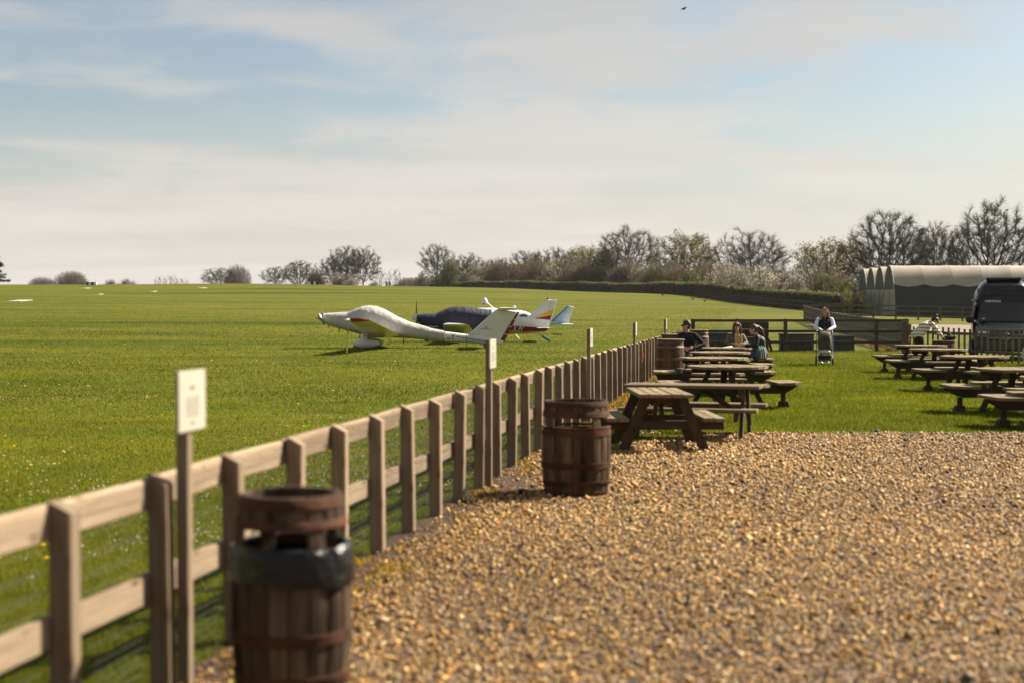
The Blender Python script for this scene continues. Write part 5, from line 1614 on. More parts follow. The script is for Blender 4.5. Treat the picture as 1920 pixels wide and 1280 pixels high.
for q in (-1, 1):
    F.chain('legs', [(-.20, q * .09, .86), (-.14 - .04 * q, q * .10, .48), (-.18 - .06 * q, q * .10, .09)], [.115, .075, .052])
    F.limb('shoe', (-.18 - .06 * q, q * .10, .05), (-.02 - .06 * q, q * .10, .045), .047, .042)
F.build('body', {'top': M_CARDI, 'skin': M_SKIN, 'legs': M_DTROU, 'shoe': M_DSHOE}, e)
F.face(e, True)
F.hair(e, M_HDARK, [([(-.03, .10, 0), (-.05, .165, 0)], [.05, .048])])

# ---- woman pushing a pushchair
e = empty('person', (9.46, 43.02, 0), R(-12), 'standing person with long fair hair, white sleeves and black gilet, pushing a pushchair', 'person')
F = Figure(); sh = (1, 0, 0)
hip = (0, 0, .92); chest = (0, -.02, 1.24); neck = (0, -.02, 1.42)
S = torso(F, 'vest', hip, chest, neck, sh, .17, (.125, .15, .10), .14)
F.limb('skin', neck, (0, -.035, 1.49), .046, .045)
F.head((0, -.05, 1.565), (.10, -.99, -.05))
for (s0, q) in ((S[0], -1), (S[1], 1)):
    F.chain('sleeve', [s0, (q * .285, -.08, 1.12), (q * .135, -.36, 1.04)], [.064, .055, .042])
    F.limb('sleeve', s0 + Vector((q * .03, 0, .0)), (q * .25, -.04, 1.22), .062, .06)
    F.hand((q * .135, -.36, 1.04), (-q * .25, -.95, -.1), (-q, .2, .3), curl=.8)
F.chain('legs', [(-.09, 0, .88), (-.10, -.16, .50), (-.09, -.06, .09)], [.115, .075, .05])
F.chain('legs', [(.09, 0, .88), (.10, .0, .48), (.10, .20, .12)], [.115, .075, .05])
F.limb('shoe', (-.09, -.06, .055), (-.09, -.23, .045), .048, .042)
F.limb('shoe', (.10, .20, .08), (.10, .06, .05), .046, .042)
F.build('body', {'vest': M_GILET, 'sleeve': M_WHITE_C, 'skin': M_SKIN, 'legs': M_JEAN, 'shoe': M_SHOE}, e)
F.face(e)
F.hair(e, M_HBLOND, [([(.0, .11, .0), (.03, .10, .05), (-.01, .0, .10), (.0, -.12, .115), (.04, -.25, .115), (.06, -.32, .10)], [.03, .026, .022, .034, .034, .015]),
                     ([(.0, .11, .0), (.03, .10, -.05), (-.01, .0, -.10), (.0, -.12, -.12), (.03, -.26, -.13), (.05, -.34, -.12)], [.03, .026, .022, .034, .034, .015]),
                     ([(-.05, .0, .0), (-.06, -.14, .0), (-.05, -.26, .0)], [.08, .09, .06])])
mb = MB()
for i in range(4): MB().ell((0.0, -.165, 1.36 - i * .085), (.010, .006, .010), 8, 4).build('button', M_STEEL, e)
# sunglasses pushed up on the hair
c, l, u, sd = F.hc, F.hl, F.hu, F.hs
for q in (-1, 1): MB().ell(tuple(c + u * .115 + l * .045 + sd * q * .035), (.028, .02, .018), 8, 5).build('sunglass_lens', M_GLASS, e, smooth=True)

# ---- pushchair
pc = empty('pushchair', (9.29, 42.25, 0), R(-12), 'khaki pushchair with black frame pushed across the lawn', 'pushchair', None, (.84, 1, 1))
M_KHAKI = pm('khaki_hood', (.13, .115, .085), (.09, .08, .058), 9, .8, .3)
M_FRAME = pm('pushchair_frame', (.10, .13, .19), (.07, .09, .14), 8, .35, metal=.5)
for s in (-1, 1):
    MB().tube([(s * .25, .52, 1.00), (s * .265, .40, 1.02), (s * .28, .30, .88), (s * .28, .05, .45), (s * .27, -.28, .16)], .016, 8).build('side_tube', M_FRAME, pc, smooth=True)
    MB().tube([(s * .28, .12, .56), (s * .285, .34, .14)], .015, 8).build('rear_tube', M_FRAME, pc, smooth=True)
    for y, r in ((-.30, .115), (.36, .135)):
        w = MB().lathe([(.03, -.025), (r - .02, -.025), (r, -.012), (r, .012), (r - .02, .025), (.03, .025)], 20, (s * .29, y, r), axis='x').build('wheel', M_TYRE, pc, smooth=True)
        MB().lathe([(.01, -.028), (r * .55, -.03), (r * .55, .03), (.01, .028)], 12, (s * .29, y, r), axis='x').build('hub', M_PLAST, w)
MB().tube([(-.25, .52, 1.00), (-.12, .545, 1.01), (.12, .545, 1.01), (.25, .52, 1.00)], .019, 8).build('handlebar', M_BLACK, pc, smooth=True)
mb = MB(); rings = []
for z, w, y0, y1 in ((.45, .20, -.10, .18), (.50, .235, -.16, .22), (.70, .245, -.16, .28), (.86, .235, -.12, .32), (.97, .19, -.02, .32), (1.0, .12, .06, .28)):
    yc, d = (y0 + y1) / 2, (y1 - y0) / 2
    rings.append([(w * math.copysign(abs(math.cos(t)) ** .55, math.cos(t)), yc + d * math.copysign(abs(math.sin(t)) ** .55, math.sin(t)), z) for t in [2 * math.pi * j / 20 for j in range(20)]])
mb.loft(rings); hd = mb.build('seat_unit', M_KHAKI, pc, smooth=True)
mb = MB(); pts = [(-.17, .46), (-.185, .66), (-.16, .80), (-.09, .86), (.09, .86), (.16, .80), (.185, .66), (.17, .46)]
mb.loft([[(x, -.168, z) for x, z in pts], [(x, -.182, z) for x, z in pts]]); mb.build('front_panel', pm('dark_khaki', (.055, .05, .038), (.04, .036, .028), 9, .7, .3), pc)
MB().bbox(-.02, .02, -.192, -.183, .70, .80, .003).build('panel_emblem', M_BLACK, pc)
MB().tube([(-.25, .05, .90), (-.21, -.13, .98), (0, -.17, 1.02), (.21, -.13, .98), (.25, .05, .90)], .014, 8).build('hood_bow', M_KHAKI, pc, smooth=True)
MB().ell((0, -.14, .40), (.22, .10, .07)).build('blanket', pm('pale_blanket', (.55, .53, .48), (.35, .34, .32), 12, .9, .6), pc, smooth=True)
mb = MB(); rings = []
for z, w, y0, y1 in ((.12, .17, -.10, .20), (.16, .21, -.16, .26), (.30, .23, -.18, .30)):
    rings.append([(-w, y0, z), (w, y0, z), (w, y1, z), (-w, y1, z)])
mb.loft(rings); mb.build('basket', M_BLACK, pc)
MB().tube([(-.27, -.28, .16), (.27, -.28, .16)], .014, 8).build('axle', M_FRAME, pc)
MB().tube([(-.28, .35, .14), (.28, .35, .14)], .014, 8).build('axle', M_FRAME, pc)
# ================================================================ TREES AND HEDGES
M_BARK = pm('bark', (.055, .045, .035), (.03, .025, .02), 3, .9, .5, (3, 3, .8))
M_TWIG = pm('twig', (.075, .057, .042), (.045, .035, .026), 2, .9)
M_TWIG_D = pm('twig_backlit', (.038, .031, .026), (.024, .020, .017), 2, .9)  # darker copy for the near trees, their backlit shade painted in
M_BARK_D = pm('bark_backlit', (.032, .027, .022), (.020, .017, .014), 3, .9)  # bark of those trees, backlit shade held in its colour
M_LEAF = leafmat('leaf', (1, 1, 1), .35, .6)
def prisms(P, Q, r0, r1, n=3):
    P = np.asarray(P, float); Q = np.asarray(Q, float); r0 = np.asarray(r0, float); r1 = np.asarray(r1, float)
    t = Q - P; t /= np.maximum(np.linalg.norm(t, axis=1), 1e-6)[:, None]
    ref = np.where(np.abs(t[:, 2:3]) > .9, np.array([[1., 0, 0]]), np.array([[0, 0, 1.]]))
    u = np.cross(t, ref); u /= np.linalg.norm(u, axis=1)[:, None]
    w = np.cross(t, u)
    ring = []
    for (c, r) in ((P, r0), (Q, r1)):
        for k in range(n):
            a = 2 * math.pi * k / n
            ring.append(c + (math.cos(a) * u + math.sin(a) * w) * r[:, None])
    V = np.stack(ring, 1).reshape(-1, 3)
    f = np.array([[k, (k + 1) % n, n + (k + 1) % n, n + k] for k in range(n)])
    F = (np.arange(len(P))[:, None, None] * 2 * n + f[None]).reshape(-1, 4)
    return V, F
def grow(seed, H, trunk_h, cz, rx, rz, n_att=900, step=.42, kill=.62, up=.12, stems=1, flat=0.0, wob=.10):
    g = np.random.default_rng(seed)
    A = []
    while len(A) < n_att:
        p = g.normal(0, 1, 3); p /= np.linalg.norm(p)
        r = g.random() ** .42
        ph = math.atan2(p[1], p[0])
        r *= 1 + .10 * math.sin(3 * ph + seed) + .07 * math.sin(5 * ph + 2 * seed) + .05 * math.sin(9 * p[2] + seed)
        q = np.array([p[0] * r * rx * H, p[1] * r * rx * H, cz * H + p[2] * r * rz * H])
        if q[2] > trunk_h * H * .75 + flat * np.hypot(q[0], q[1]): A.append(q)
    A = np.array(A)
    N = []; par = []
    for s in range(stems):
        base = np.array([0, 0, 0.]) if stems == 1 else np.array([g.normal(0, .35), g.normal(0, .35), 0])
        d = np.array([g.normal(0, wob), g.normal(0, wob), 1.]) if stems == 1 else np.array([base[0] * .9, base[1] * .9, 1.])
        p = base; last = -1
        for k in range(max(2, int(trunk_h * H / step))):
            N.append(p); par.append(last); last = len(N) - 1
            d = d + g.normal(0, .08, 3); d[2] = max(d[2], .8)
            p = p + d / np.linalg.norm(d) * step
    dirs = {}
    alive = np.ones(len(A), bool)
    for it in range(70):
        kd = kdtree.KDTree(len(N))
        for i, p in enumerate(N): kd.insert(p, i)
        kd.balance()
        acc = {}
        idx = np.nonzero(alive)[0]
        if len(idx) == 0: break
        for i in idx:
            co, j, dist = kd.find(A[i])
            if dist < kill: alive[i] = False; continue
            v = (A[i] - N[j]) / dist
            if j in acc: acc[j] = acc[j] + v
            else: acc[j] = v.copy()
        if not acc: break
        n0 = len(N)
        for j, v in acc.items():
            v = v / (np.linalg.norm(v) + 1e-6) + np.array([0, 0, up]) + g.normal(0, .17, 3)
            v /= np.linalg.norm(v)
            N.append(N[j] + v * step); par.append(j)
        if len(N) > 3600: break
    N = np.array(N); par = np.array(par)
    ch = np.zeros(len(N), int)
    for i in range(len(N)):
        if par[i] >= 0: ch[par[i]] += 1
    e = 2.35
    a = np.where(ch == 0, .014 ** e, 0.)
    for i in range(len(N) - 1, -1, -1):
        if par[i] >= 0: a[par[i]] += a[i]
    rad = a ** (1 / e)
    return N, par, rad, ch, g
def tree_meshes(name, seed, H, twig_n=3, twig_l=1.15, twig_r=.0155, leaves=None, dark=False, thick=1.0, **kw):
    N, par, rad, ch, g = grow(seed, H, **kw)
    rad = rad * thick * 1.45
    i = np.nonzero(par >= 0)[0]
    P, Q = N[par[i]], N[i]
    rp, rq = np.minimum(rad[par[i]], rad[i] * 1.25), rad[i]
    big = rq > .045
    ext = (Q - P) * .06
    V1, F1 = prisms(P[big] - ext[big], Q[big] + ext[big], rp[big], rq[big], 6)
    trunk = soup(name + '_trunk', V1, F1, M_BARK_D if dark else M_BARK)
    trunk.polygons.foreach_set('use_smooth', [True] * len(F1))
    sm = ~big
    src = np.nonzero((rad < .06) & (par >= 0))[0]
    src = np.repeat(src, twig_n)
    d0 = N[src] - N[par[src]]; d0 /= np.linalg.norm(d0, axis=1)[:, None]
    out_ = N[src] - np.array([0, 0, H * .35]); out_ /= np.linalg.norm(out_, axis=1)[:, None]
    dv = d0 * .55 + out_ * .45 + g.normal(0, .42, (len(src), 3)); dv[:, 2] += .10
    dv /= np.linalg.norm(dv, axis=1)[:, None]
    ln = twig_l * g.uniform(.45, 1.15, len(src))
    tp0 = N[src] - d0 * g.uniform(0, .42, (len(src), 1)); tp1 = tp0 + dv * ln[:, None]
    # side shoots
    k2 = g.random(len(src)) < .6
    m0 = tp0[k2] + (tp1[k2] - tp0[k2]) * g.uniform(.3, .7, (k2.sum(), 1))
    dv2 = dv[k2] * .6 + g.normal(0, .6, (k2.sum(), 3)); dv2 /= np.linalg.norm(dv2, axis=1)[:, None]
    m1 = m0 + dv2 * ln[k2][:, None] * .55
    V, F4 = prisms(P[sm], Q[sm], rp[sm], rq[sm], 3)
    F = np.concatenate([F4[:, [0, 1, 2]], F4[:, [0, 2, 3]]])
    # twigs: one slim spike each
    T0 = np.concatenate([tp0, m0]); T1 = np.concatenate([tp1, m1]); rr_ = np.concatenate([np.full(len(tp0), twig_r), np.full(len(m0), twig_r * .85)])
    dd = T1 - T0; sd_ = np.cross(dd, g.normal(0, 1, dd.shape)); sd_ /= np.linalg.norm(sd_, axis=1)[:, None]
    TV = np.stack([T0 - sd_ * rr_[:, None], T0 + sd_ * rr_[:, None], T1], 1).reshape(-1, 3)
    F = np.concatenate([F, np.arange(len(TV)).reshape(-1, 3) + len(V)]); V = np.concatenate([V, TV])
    mats = [M_TWIG_D if dark else M_TWIG]
    mi = np.zeros(len(F), int); cols = np.ones((len(V), 3))
    if leaves:
        pal, cnt, size = leaves
        c = np.concatenate([tp1, m1, tp0[::2]])
        c = c[g.integers(0, len(c), cnt)] + g.normal(0, .16, (cnt, 3))
        # more leaf towards the top and the outside of the crown
        keep = g.random(cnt) < np.clip((c[:, 2] / H - .25) * 1.7, .12, 1)
        c = c[keep]; n = len(c)
        u = g.normal(0, 1, (n, 3)); u /= np.linalg.norm(u, axis=1)[:, None]
        w = np.cross(u, g.normal(0, 1, (n, 3))); w /= np.linalg.norm(w, axis=1)[:, None]
        s = size * g.uniform(.6, 1.3, (n, 1))
        LV = np.stack([c - u * s, c + w * s * .7, c + u * s, c - w * s * .7], 1).reshape(-1, 3)
        LF = np.arange(4 * n).reshape(n, 4) + len(V)
        pal = np.array(pal)
        lc = np.repeat(pal[g.integers(0, len(pal), n)] * g.uniform(.8, 1.2, (n, 1)), 4, 0)
        LF = np.concatenate([LF[:, [0, 1, 2]], LF[:, [0, 2, 3]]])
        V = np.concatenate([V, LV]); F = np.concatenate([F, LF]); cols = np.concatenate([cols, lc]); mi = np.concatenate([mi, np.ones(2 * n, int)])
        mats.append(M_LEAF)
    crown = soup(name + '_crown', V, F, mats, cols, mi)
    return trunk, crown, float(np.percentile(V[:, 2], 99.7)), float(np.percentile(np.hypot(V[:, 0], V[:, 1]), 97))
OL = [(.17, .15, .025), (.21, .18, .03), (.13, .12, .02), (.25, .20, .04)]
ASH = dict(trunk_h=.16, cz=.57, rx=.37, rz=.44, n_att=1150, up=.25, kill=.55)
OAK = dict(trunk_h=.20, cz=.55, rx=.52, rz=.44, n_att=1050, up=.03, kill=.6, wob=.05)
TM = {}
TM['ash'] = tree_meshes('ash', 3, 13.0, twig_n=12, **ASH)
TM['ash2'] = tree_meshes('ash2', 8, 11.0, twig_n=12, trunk_h=.22, cz=.62, rx=.36, rz=.38, n_att=800, up=.15, kill=.6)
TM['oak'] = tree_meshes('oak', 5, 11.0, twig_n=12, **OAK)
TM['oak_leaf'] = tree_meshes('oak_leaf', 14, 11.0, twig_n=9, leaves=(OL, 7000, .14), **OAK)
TM['oak_leaf2'] = tree_meshes('oak_leaf2', 21, 10.0, twig_n=9, leaves=(OL, 6500, .14), **OAK)
TM['backlit1'] = tree_meshes('backlit1', 31, 12.0, twig_n=12, twig_l=1.1, dark=True, thick=1.15, trunk_h=.15, cz=.55, rx=.50, rz=.46, n_att=1350, up=.16, kill=.52, step=.38)
TM['backlit2'] = tree_meshes('backlit2', 44, 13.0, twig_n=12, twig_l=1.1, dark=True, thick=1.15, trunk_h=.14, cz=.55, rx=.46, rz=.46, n_att=1350, up=.12, kill=.55, stems=2, step=.40)
TM['dense'] = tree_meshes('dense', 51, 9.0, twig_n=9, twig_l=.9, twig_r=.016, trunk_h=.10, cz=.48, rx=.50, rz=.50, n_att=1100, up=.1, kill=.5)
TM['sapling'] = tree_meshes('sapling', 61, 6.0, twig_n=3, twig_l=.6, trunk_h=.10, cz=.55, rx=.32, rz=.45, n_att=420, up=.3, kill=.5, stems=4)

def tree(name, kind, px, ytop, d, wpx, label, rot=None, group=None, sink=0.0):
    x = (px - 960) * d / 2667; z0 = tz(x, d) - .15 - sink
    trunk, crown, H, rr = TM[kind]
    h = 1.7 + (577 - ytop) * d / 2667 - z0
    sz = h / H * 1.0; sxy = 1.14 * (wpx * d / 2667 / 2) / rr
    e = empty(name, (x, d, z0), rnd.uniform(0, 6.28) if rot is None else rot, label, 'tree', group, (sxy, sxy, sz))
    link('trunk', trunk, e); link('crown', crown, e)
    return e
HG = 'trees along the field edge'
# ---- shrubs: clumps of twigs and leaves in uneven lobes
def bush_mesh(name, seed, w, h, n, pal, size, style='leaf', lobes=7):
    g = np.random.default_rng(seed)
    LB = []
    for k in range(lobes):
        a = g.uniform(0, 6.28); r = g.uniform(0, .62) * w
        hh = g.uniform(.45, 1.0) * h * (1.0 - .30 * (r / w) ** 2)
        LB.append((r * math.cos(a), r * math.sin(a), hh * .52, g.uniform(.30, .52) * w, hh * .50))
    if lobes == 5: LB = [(0, 0, h * .46, w * .95, h * .5), (w * .3, 0, h * .5, w * .6, h * .45), (-w * .35, w * .1, h * .42, w * .6, h * .42), (0, w * .3, h * .5, w * .6, h * .46), (0, -w * .3, h * .45, w * .6, h * .45)]
    LB = np.array(LB)
    k = g.choice(lobes, n, p=(LB[:, 3] ** 2) / (LB[:, 3] ** 2).sum())
    p = g.normal(0, 1, (n, 3)); p /= np.linalg.norm(p, axis=1)[:, None]
    r = g.random(n)[:, None] ** .38
    C = LB[k, :3] + p * r * np.stack([LB[k, 3], LB[k, 3], LB[k, 4]], 1)
    C[:, 2] = np.maximum(C[:, 2], .05)
    pal = np.array(pal)
    tone = .75 + .5 * g.random(lobes)[k][:, None]
    c = pal[g.integers(0, len(pal), n)] * g.uniform(.75, 1.25, (n, 1)) * tone
    if style == 'leaf':
        u = g.normal(0, 1, (n, 3)); u /= np.linalg.norm(u, axis=1)[:, None]
        v = np.cross(u, g.normal(0, 1, (n, 3))); v /= np.linalg.norm(v, axis=1)[:, None]
        s = size * g.uniform(.5, 1.4, (n, 1))
        V = np.stack([C - u * s, C + v * s * .75, C + u * s], 1).reshape(-1, 3)
    else:
        d = p * .55 + np.array([0, 0, .8]) + g.normal(0, .35, (n, 3)); d /= np.linalg.norm(d, axis=1)[:, None]
        v = np.cross(d, g.normal(0, 1, (n, 3))); v /= np.linalg.norm(v, axis=1)[:, None]
        ln = size * g.uniform(2.5, 6, (n, 1))
        V = np.stack([C - d * ln * .5 - v * size * .17, C - d * ln * .5 + v * size * .17, C + d * ln * .5], 1).reshape(-1, 3)
    crown = soup(name, V, np.arange(3 * n).reshape(n, 3), M_LEAF, np.repeat(c, 3, 0))
    top_z = float(np.percentile(V[:, 2], 99.3)); wide_r = float(np.percentile(np.hypot(V[:, 0], V[:, 1]), 96))
    ns = 14
    b = np.stack([g.normal(0, .12 * w, ns), g.normal(0, .12 * w, ns), np.zeros(ns)], 1)
    t = np.stack([g.normal(0, .4 * w, ns), g.normal(0, .4 * w, ns), g.uniform(.5, .85, ns) * h], 1)
    V, F = prisms(b, t, np.full(ns, .07), np.full(ns, .02), 4)
    return soup(name + '_stems', V, F, M_BARK), crown, top_z, wide_r
BM = {}
BR = [(.12, .088, .062), (.15, .108, .075), (.09, .066, .05), (.17, .125, .075)]
GR = [(.075, .092, .022), (.105, .12, .028), (.055, .07, .02), (.14, .14, .04)]
BL = [(.50, .47, .40), (.58, .55, .48), (.34, .31, .25), (.20, .18, .11), (.17, .17, .07)]
IV = [(.022, .034, .014), (.03, .042, .018), (.018, .026, .012), (.04, .05, .02)]
GY = [(.105, .092, .082), (.085, .075, .068), (.125, .11, .095)]
BM['brown'] = bush_mesh('brown', 1, 3.2, 4.2, 4200, BR, .16, 'twig')
BM['brown2'] = bush_mesh('brown2', 2, 3.6, 3.6, 4200, BR, .15, 'twig', 9)
BM['green'] = bush_mesh('green', 3, 3.0, 4.0, 4200, GR, .16, 'leaf')
BM['green2'] = bush_mesh('green2', 4, 3.4, 3.4, 4200, GR + BR[:2], .15, 'leaf', 9)
BM['blossom'] = bush_mesh('blossom', 5, 3.2, 3.8, 5200, BL, .12, 'leaf', 9)
BM['blossom2'] = bush_mesh('blossom2', 6, 3.4, 3.2, 5200, BL + BR[:2], .12, 'leaf', 10)
BM['ivy'] = bush_mesh('ivy', 7, 3.0, 5.0, 4600, IV, .17, 'leaf', 6)
BM['dome'] = bush_mesh('dome', 8, 5.0, 7.0, 7000, GY, .22, 'twig', 5)
BM['willow'] = bush_mesh('willow', 9, 1.6, 2.4, 2400, [(.15, .16, .035), (.19, .19, .05), (.10, .10, .03), (.13, .11, .06)], .10, 'twig', 7)
def bush(name, kind, px, ytop, d, wpx, label, group=None, sink=0.0):
    x = (px - 960) * d / 2667; z0 = tz(x, d) - .1 - sink
    stems, crown, H, w = BM[kind]
    h = 1.7 + (577 - ytop) * d / 2667 - z0
    sxy = (wpx * d / 2667 / 2) / (w * 1.0)
    e = empty(name, (x, d, z0), rnd.uniform(0, 6.28), label, 'shrub', group, (sxy, sxy, h / H))
    link('trunk', stems, e); link('crown', crown, e)
    return e

# ---- the far skyline on the left
tree('bare_tree', 'ash2', 412, 502, 470, 62, 'small bare tree on the left skyline beside the grey dome', None, HG)
bush('domed_tree', 'dome', 446, 499, 620, 50, 'dense grey domed tree on the skyline, hazy behind the small bare tree')
bush('domed_tree', 'dome', 79, 521, 540, 52, 'smaller of two dark domed trees on the left skyline')
bush('domed_tree', 'dome', 133, 510, 520, 60, 'larger of two dark domed trees on the left skyline')
bush('shrub', 'green', 155, 527, 500, 22, 'small green shrub right of the larger dark domed tree')
bush('scrub', 'brown2', 212, 525, 450, 34, 'low bare scrub on the left skyline, left half of the low line')
bush('scrub', 'brown2', 243, 524, 455, 36, 'low bare scrub on the left skyline, right half of the low line')
tree('sapling', 'sapling', 300, 517, 440, 24, 'thin bare sapling, leftmost of three on the open skyline')
tree('sapling', 'sapling', 322, 515, 445, 26, 'thin bare sapling, middle of three on the open skyline')
tree('sapling', 'sapling', 342, 521, 440, 24, 'thin bare sapling, rightmost of three on the open skyline')
# conifer at the frame edge
def conifer():
    g = np.random.default_rng(77); P = []; Q = []; H = 9.0
    V0, F0 = prisms([(0, 0, -.5)], [(0, 0, H)], [.22], [.03], 8)
    nd = []
    for i in range(70):
        z = 1.2 + (H - 1.3) * (i / 70); L_ = (H - z) * .42 + .35; a = g.uniform(0, 6.28)
        tip = np.array([math.cos(a) * L_, math.sin(a) * L_, z - .12 * L_ + .25])
        P.append((0, 0, z)); Q.append(tip)
        for k in range(60):
            s = g.uniform(.2, 1); c = np.array([0, 0, z]) + (tip - np.array([0, 0, z])) * s + g.normal(0, .13, 3)
            nd.append(c)
    V1, F1 = prisms(P, Q, np.full(70, .04), np.full(70, .012), 4)
    V = np.concatenate([V0, V1]); 
    trunk = bpy.data.meshes.new('x'); bpy.data.meshes.remove(trunk)
    nd = np.array(nd); n = len(nd)
    d = g.normal(0, 1, (n, 3)); d[:, 2] *= .4; d /= np.linalg.norm(d, axis=1)[:, None]; w = np.cross(d, g.normal(0, 1, (n, 3))); w /= np.linalg.norm(w, axis=1)[:, None]
    LV = np.stack([nd - d * .26 - w * .09, nd - d * .26 + w * .09, nd + d * .3], 1).reshape(-1, 3)
    c = np.repeat(np.array(IV)[g.integers(0, 4, n)], 3, 0)
    e = empty('conifer', ((-10 - 960) * 300 / 2667, 300, tz(-109, 300) - .3), 0, 'dark conifer cut by the left edge on the skyline', 'tree', None, (.9, .9, .86))
    mb = MB()
    link('trunk', soup('trunk', V1, F1, M_BARK), e)
    link('stem', soup('stem', V0, F0, M_BARK), e)
    link('crown', soup('crown', LV, np.arange(3 * n).reshape(n, 3), M_LEAF, c), e)
conifer()
# ---- copse left of the aeroplanes
tree('bare_tree', 'ash2', 517, 500, 420, 48, 'low bare tree at the left end of the copse', None, HG)
tree('bare_tree', 'ash', 563, 489, 400, 62, 'bare tree in the copse above the right-hand runway marker', None, HG)
bush('scrub', 'brown', 592, 508, 392, 48, 'dark bare scrub right of the right-hand runway marker')
tree('bare_tree', 'ash2', 626, 480, 390, 56, 'bare tree at the left of the big twin trees', None, HG)
tree('bare_tree', 'ash2', 650, 461, 372, 64, 'left one of the big twin bare trees above the covered glider nose', None, HG)
tree('bare_tree', 'oak', 681, 464, 370, 58, 'right one of the big twin bare trees above the covered glider nose', None, HG)
bush('scrub', 'brown2', 640, 515, 362, 60, 'brown scrub at the feet of the big twin trees')
bush('blossom_shrub', 'blossom2', 655, 522, 358, 32, 'pale blossoming shrub under the big twin trees')
tree('sapling', 'sapling', 712, 504, 372, 30, 'thin bare sapling left of the runway number board')
tree('sapling', 'sapling', 740, 503, 376, 28, 'thin bare sapling right of the runway number board')
bush('blossom_shrub', 'blossom2', 700, 528, 356, 20, 'tiny pale blossoming shrub left of the runway number board')
# ---- belt behind the clipped hedge
tree('bare_tree', 'ash2', 819, 458, 375, 64, 'bare tree with open rounded crown at the left end of the hedge belt', None, HG)
tree('bare_tree', 'oak', 880, 476, 372, 72, 'spreading bare tree over the left part of the hedge', None, HG)
tree('bare_tree', 'ash2', 985, 470, 392, 66, 'hazy bare tree above the red and yellow tail', None, HG)
tree('bare_tree', 'ash2', 1045, 464, 400, 58, 'hazy bare tree right of the dark ivy clump', None, HG)
tree('budding_oak', 'oak_leaf2', 1100, 461, 345, 92, 'yellow green budding oak left of the tall bare ash', None, HG)
tree('bare_tree', 'ash', 1177, 426, 312, 112, 'tall bare ash with fan-shaped crown behind the hedge', None, HG)
tree('slender_tree', 'sapling', 1230, 443, 318, 22, 'slender thin tree between the tall ash and the budding oak')
tree('budding_oak', 'oak_leaf', 1289, 438, 285, 114, 'round budding oak right of the tall bare ash', 1.1, HG)
tree('bare_tree', 'oak', 1410, 432, 262, 140, 'wide bare oak with dome crown above the white blossom', 2.2, HG)
tree('budding_oak', 'oak_leaf2', 1556, 451, 222, 132, 'leaning budding oak left of the tunnel hangars', .4, HG)
tree('bare_tree', 'backlit1', 1668, 398, 192, 156, 'large backlit bare tree above the tunnel ends', None, 'black bare trees behind the tunnels')
tree('bare_tree', 'ash', 1757, 418, 205, 96, 'smaller bare tree between the two large backlit ones', None, 'black bare trees behind the tunnels')
tree('bare_tree', 'backlit2', 1868, 378, 186, 176, 'largest backlit bare tree at the right above the tunnel roof', 1.0, 'black bare trees behind the tunnels')
for px, yt, d, w, kd, lb in (
    (1012, 476, 385, 44, 'ivy', 'dark evergreen clump over the middle of the hedge'), (1137, 472, 318, 52, 'ivy', 'dark ivy-clad clump at the left foot of the tall ash'),
    (845, 488, 362, 46, 'green', 'green bushy tree below the open rounded crown'), (940, 497, 350, 46, 'green', 'green bush above the far hedge left of the red and yellow tail'),
    (1085, 490, 330, 50, 'green', 'green bush under the left budding oak'), (1320, 492, 272, 60, 'green2', 'green bush at the right foot of the round budding oak'),
    (1362, 496, 246, 62, 'blossom', 'white blossoming thicket left under the wide bare oak'), (1402, 508, 238, 54, 'blossom2', 'low white blossoming thicket below the trunk of the wide bare oak'),
    (1440, 498, 236, 74, 'blossom', 'largest white blossoming thicket right under the wide bare oak'), (1487, 508, 228, 52, 'blossom2', 'pale blossoming scrub left of the leaning budding oak'),
    (1606, 528, 150, 44, 'blossom2', 'pale blossom beside the farthest tunnel end'), (1022, 505, 335, 36, 'blossom2', 'pale blossoming bush in the middle of the hedge belt'),
    (792, 512, 372, 30, 'blossom2', 'pale blossoming bush at the left end of the hedge'),
    (1598, 541, 141, 44, 'willow', 'yellow green bush in front of the farthest tunnel end')):
    if 1340 < px < 1500: d = float(np.interp(px, [1300, 1400, 1500], [225, 190, 165])) + 7
    bush('ivy_tree' if kd == 'ivy' else ('blossom_shrub' if 'blossom' in kd else 'shrub'), kd, px, yt, d, w, lb)
hedge_d = lambda px: float(np.interp(px, [745, 800, 900, 1000, 1100, 1200, 1300, 1400, 1500, 1590], [400, 380, 345, 320, 296, 262, 225, 190, 165, 147]))
look = {'brown': 'bare brown scrub', 'brown2': 'low bare brown thicket', 'green2': 'half green thicket', 'green': 'green thicket', 'blossom2': 'pale flecked thicket'}
anchors = [(792, 'the pale left-end bush'), (819, 'the open rounded crown'), (845, 'the green bushy tree'), (880, 'the spreading bare tree'), (940, 'the green bush'), (985, 'the left hazy tree'), (1012, 'the dark evergreen clump'),
           (1045, 'the right hazy tree'), (1100, 'the left budding oak'), (1137, 'the ivy-clad clump'), (1177, 'the tall bare ash'), (1230, 'the slender thin tree'), (1289, 'the round budding oak'), (1362, 'the left white blossom'), (1410, 'the wide bare oak'), (1440, 'the largest white blossom'), (1487, 'the pale scrub'), (1556, 'the leaning budding oak'), (1606, 'the tunnel-side blossom')]
row = []
for k, px in enumerate(range(765, 1600, 17)):
    kd = ('brown', 'green2', 'brown2', 'brown', 'green', 'brown2', 'brown', 'blossom2', 'green2')[k % 9]
    row.append((px + rnd.uniform(-5, 5), kd))
near = {}
for px, kd in row: near.setdefault(min(range(len(anchors)), key=lambda i: abs(anchors[i][0] - px)), []).append((px, kd))
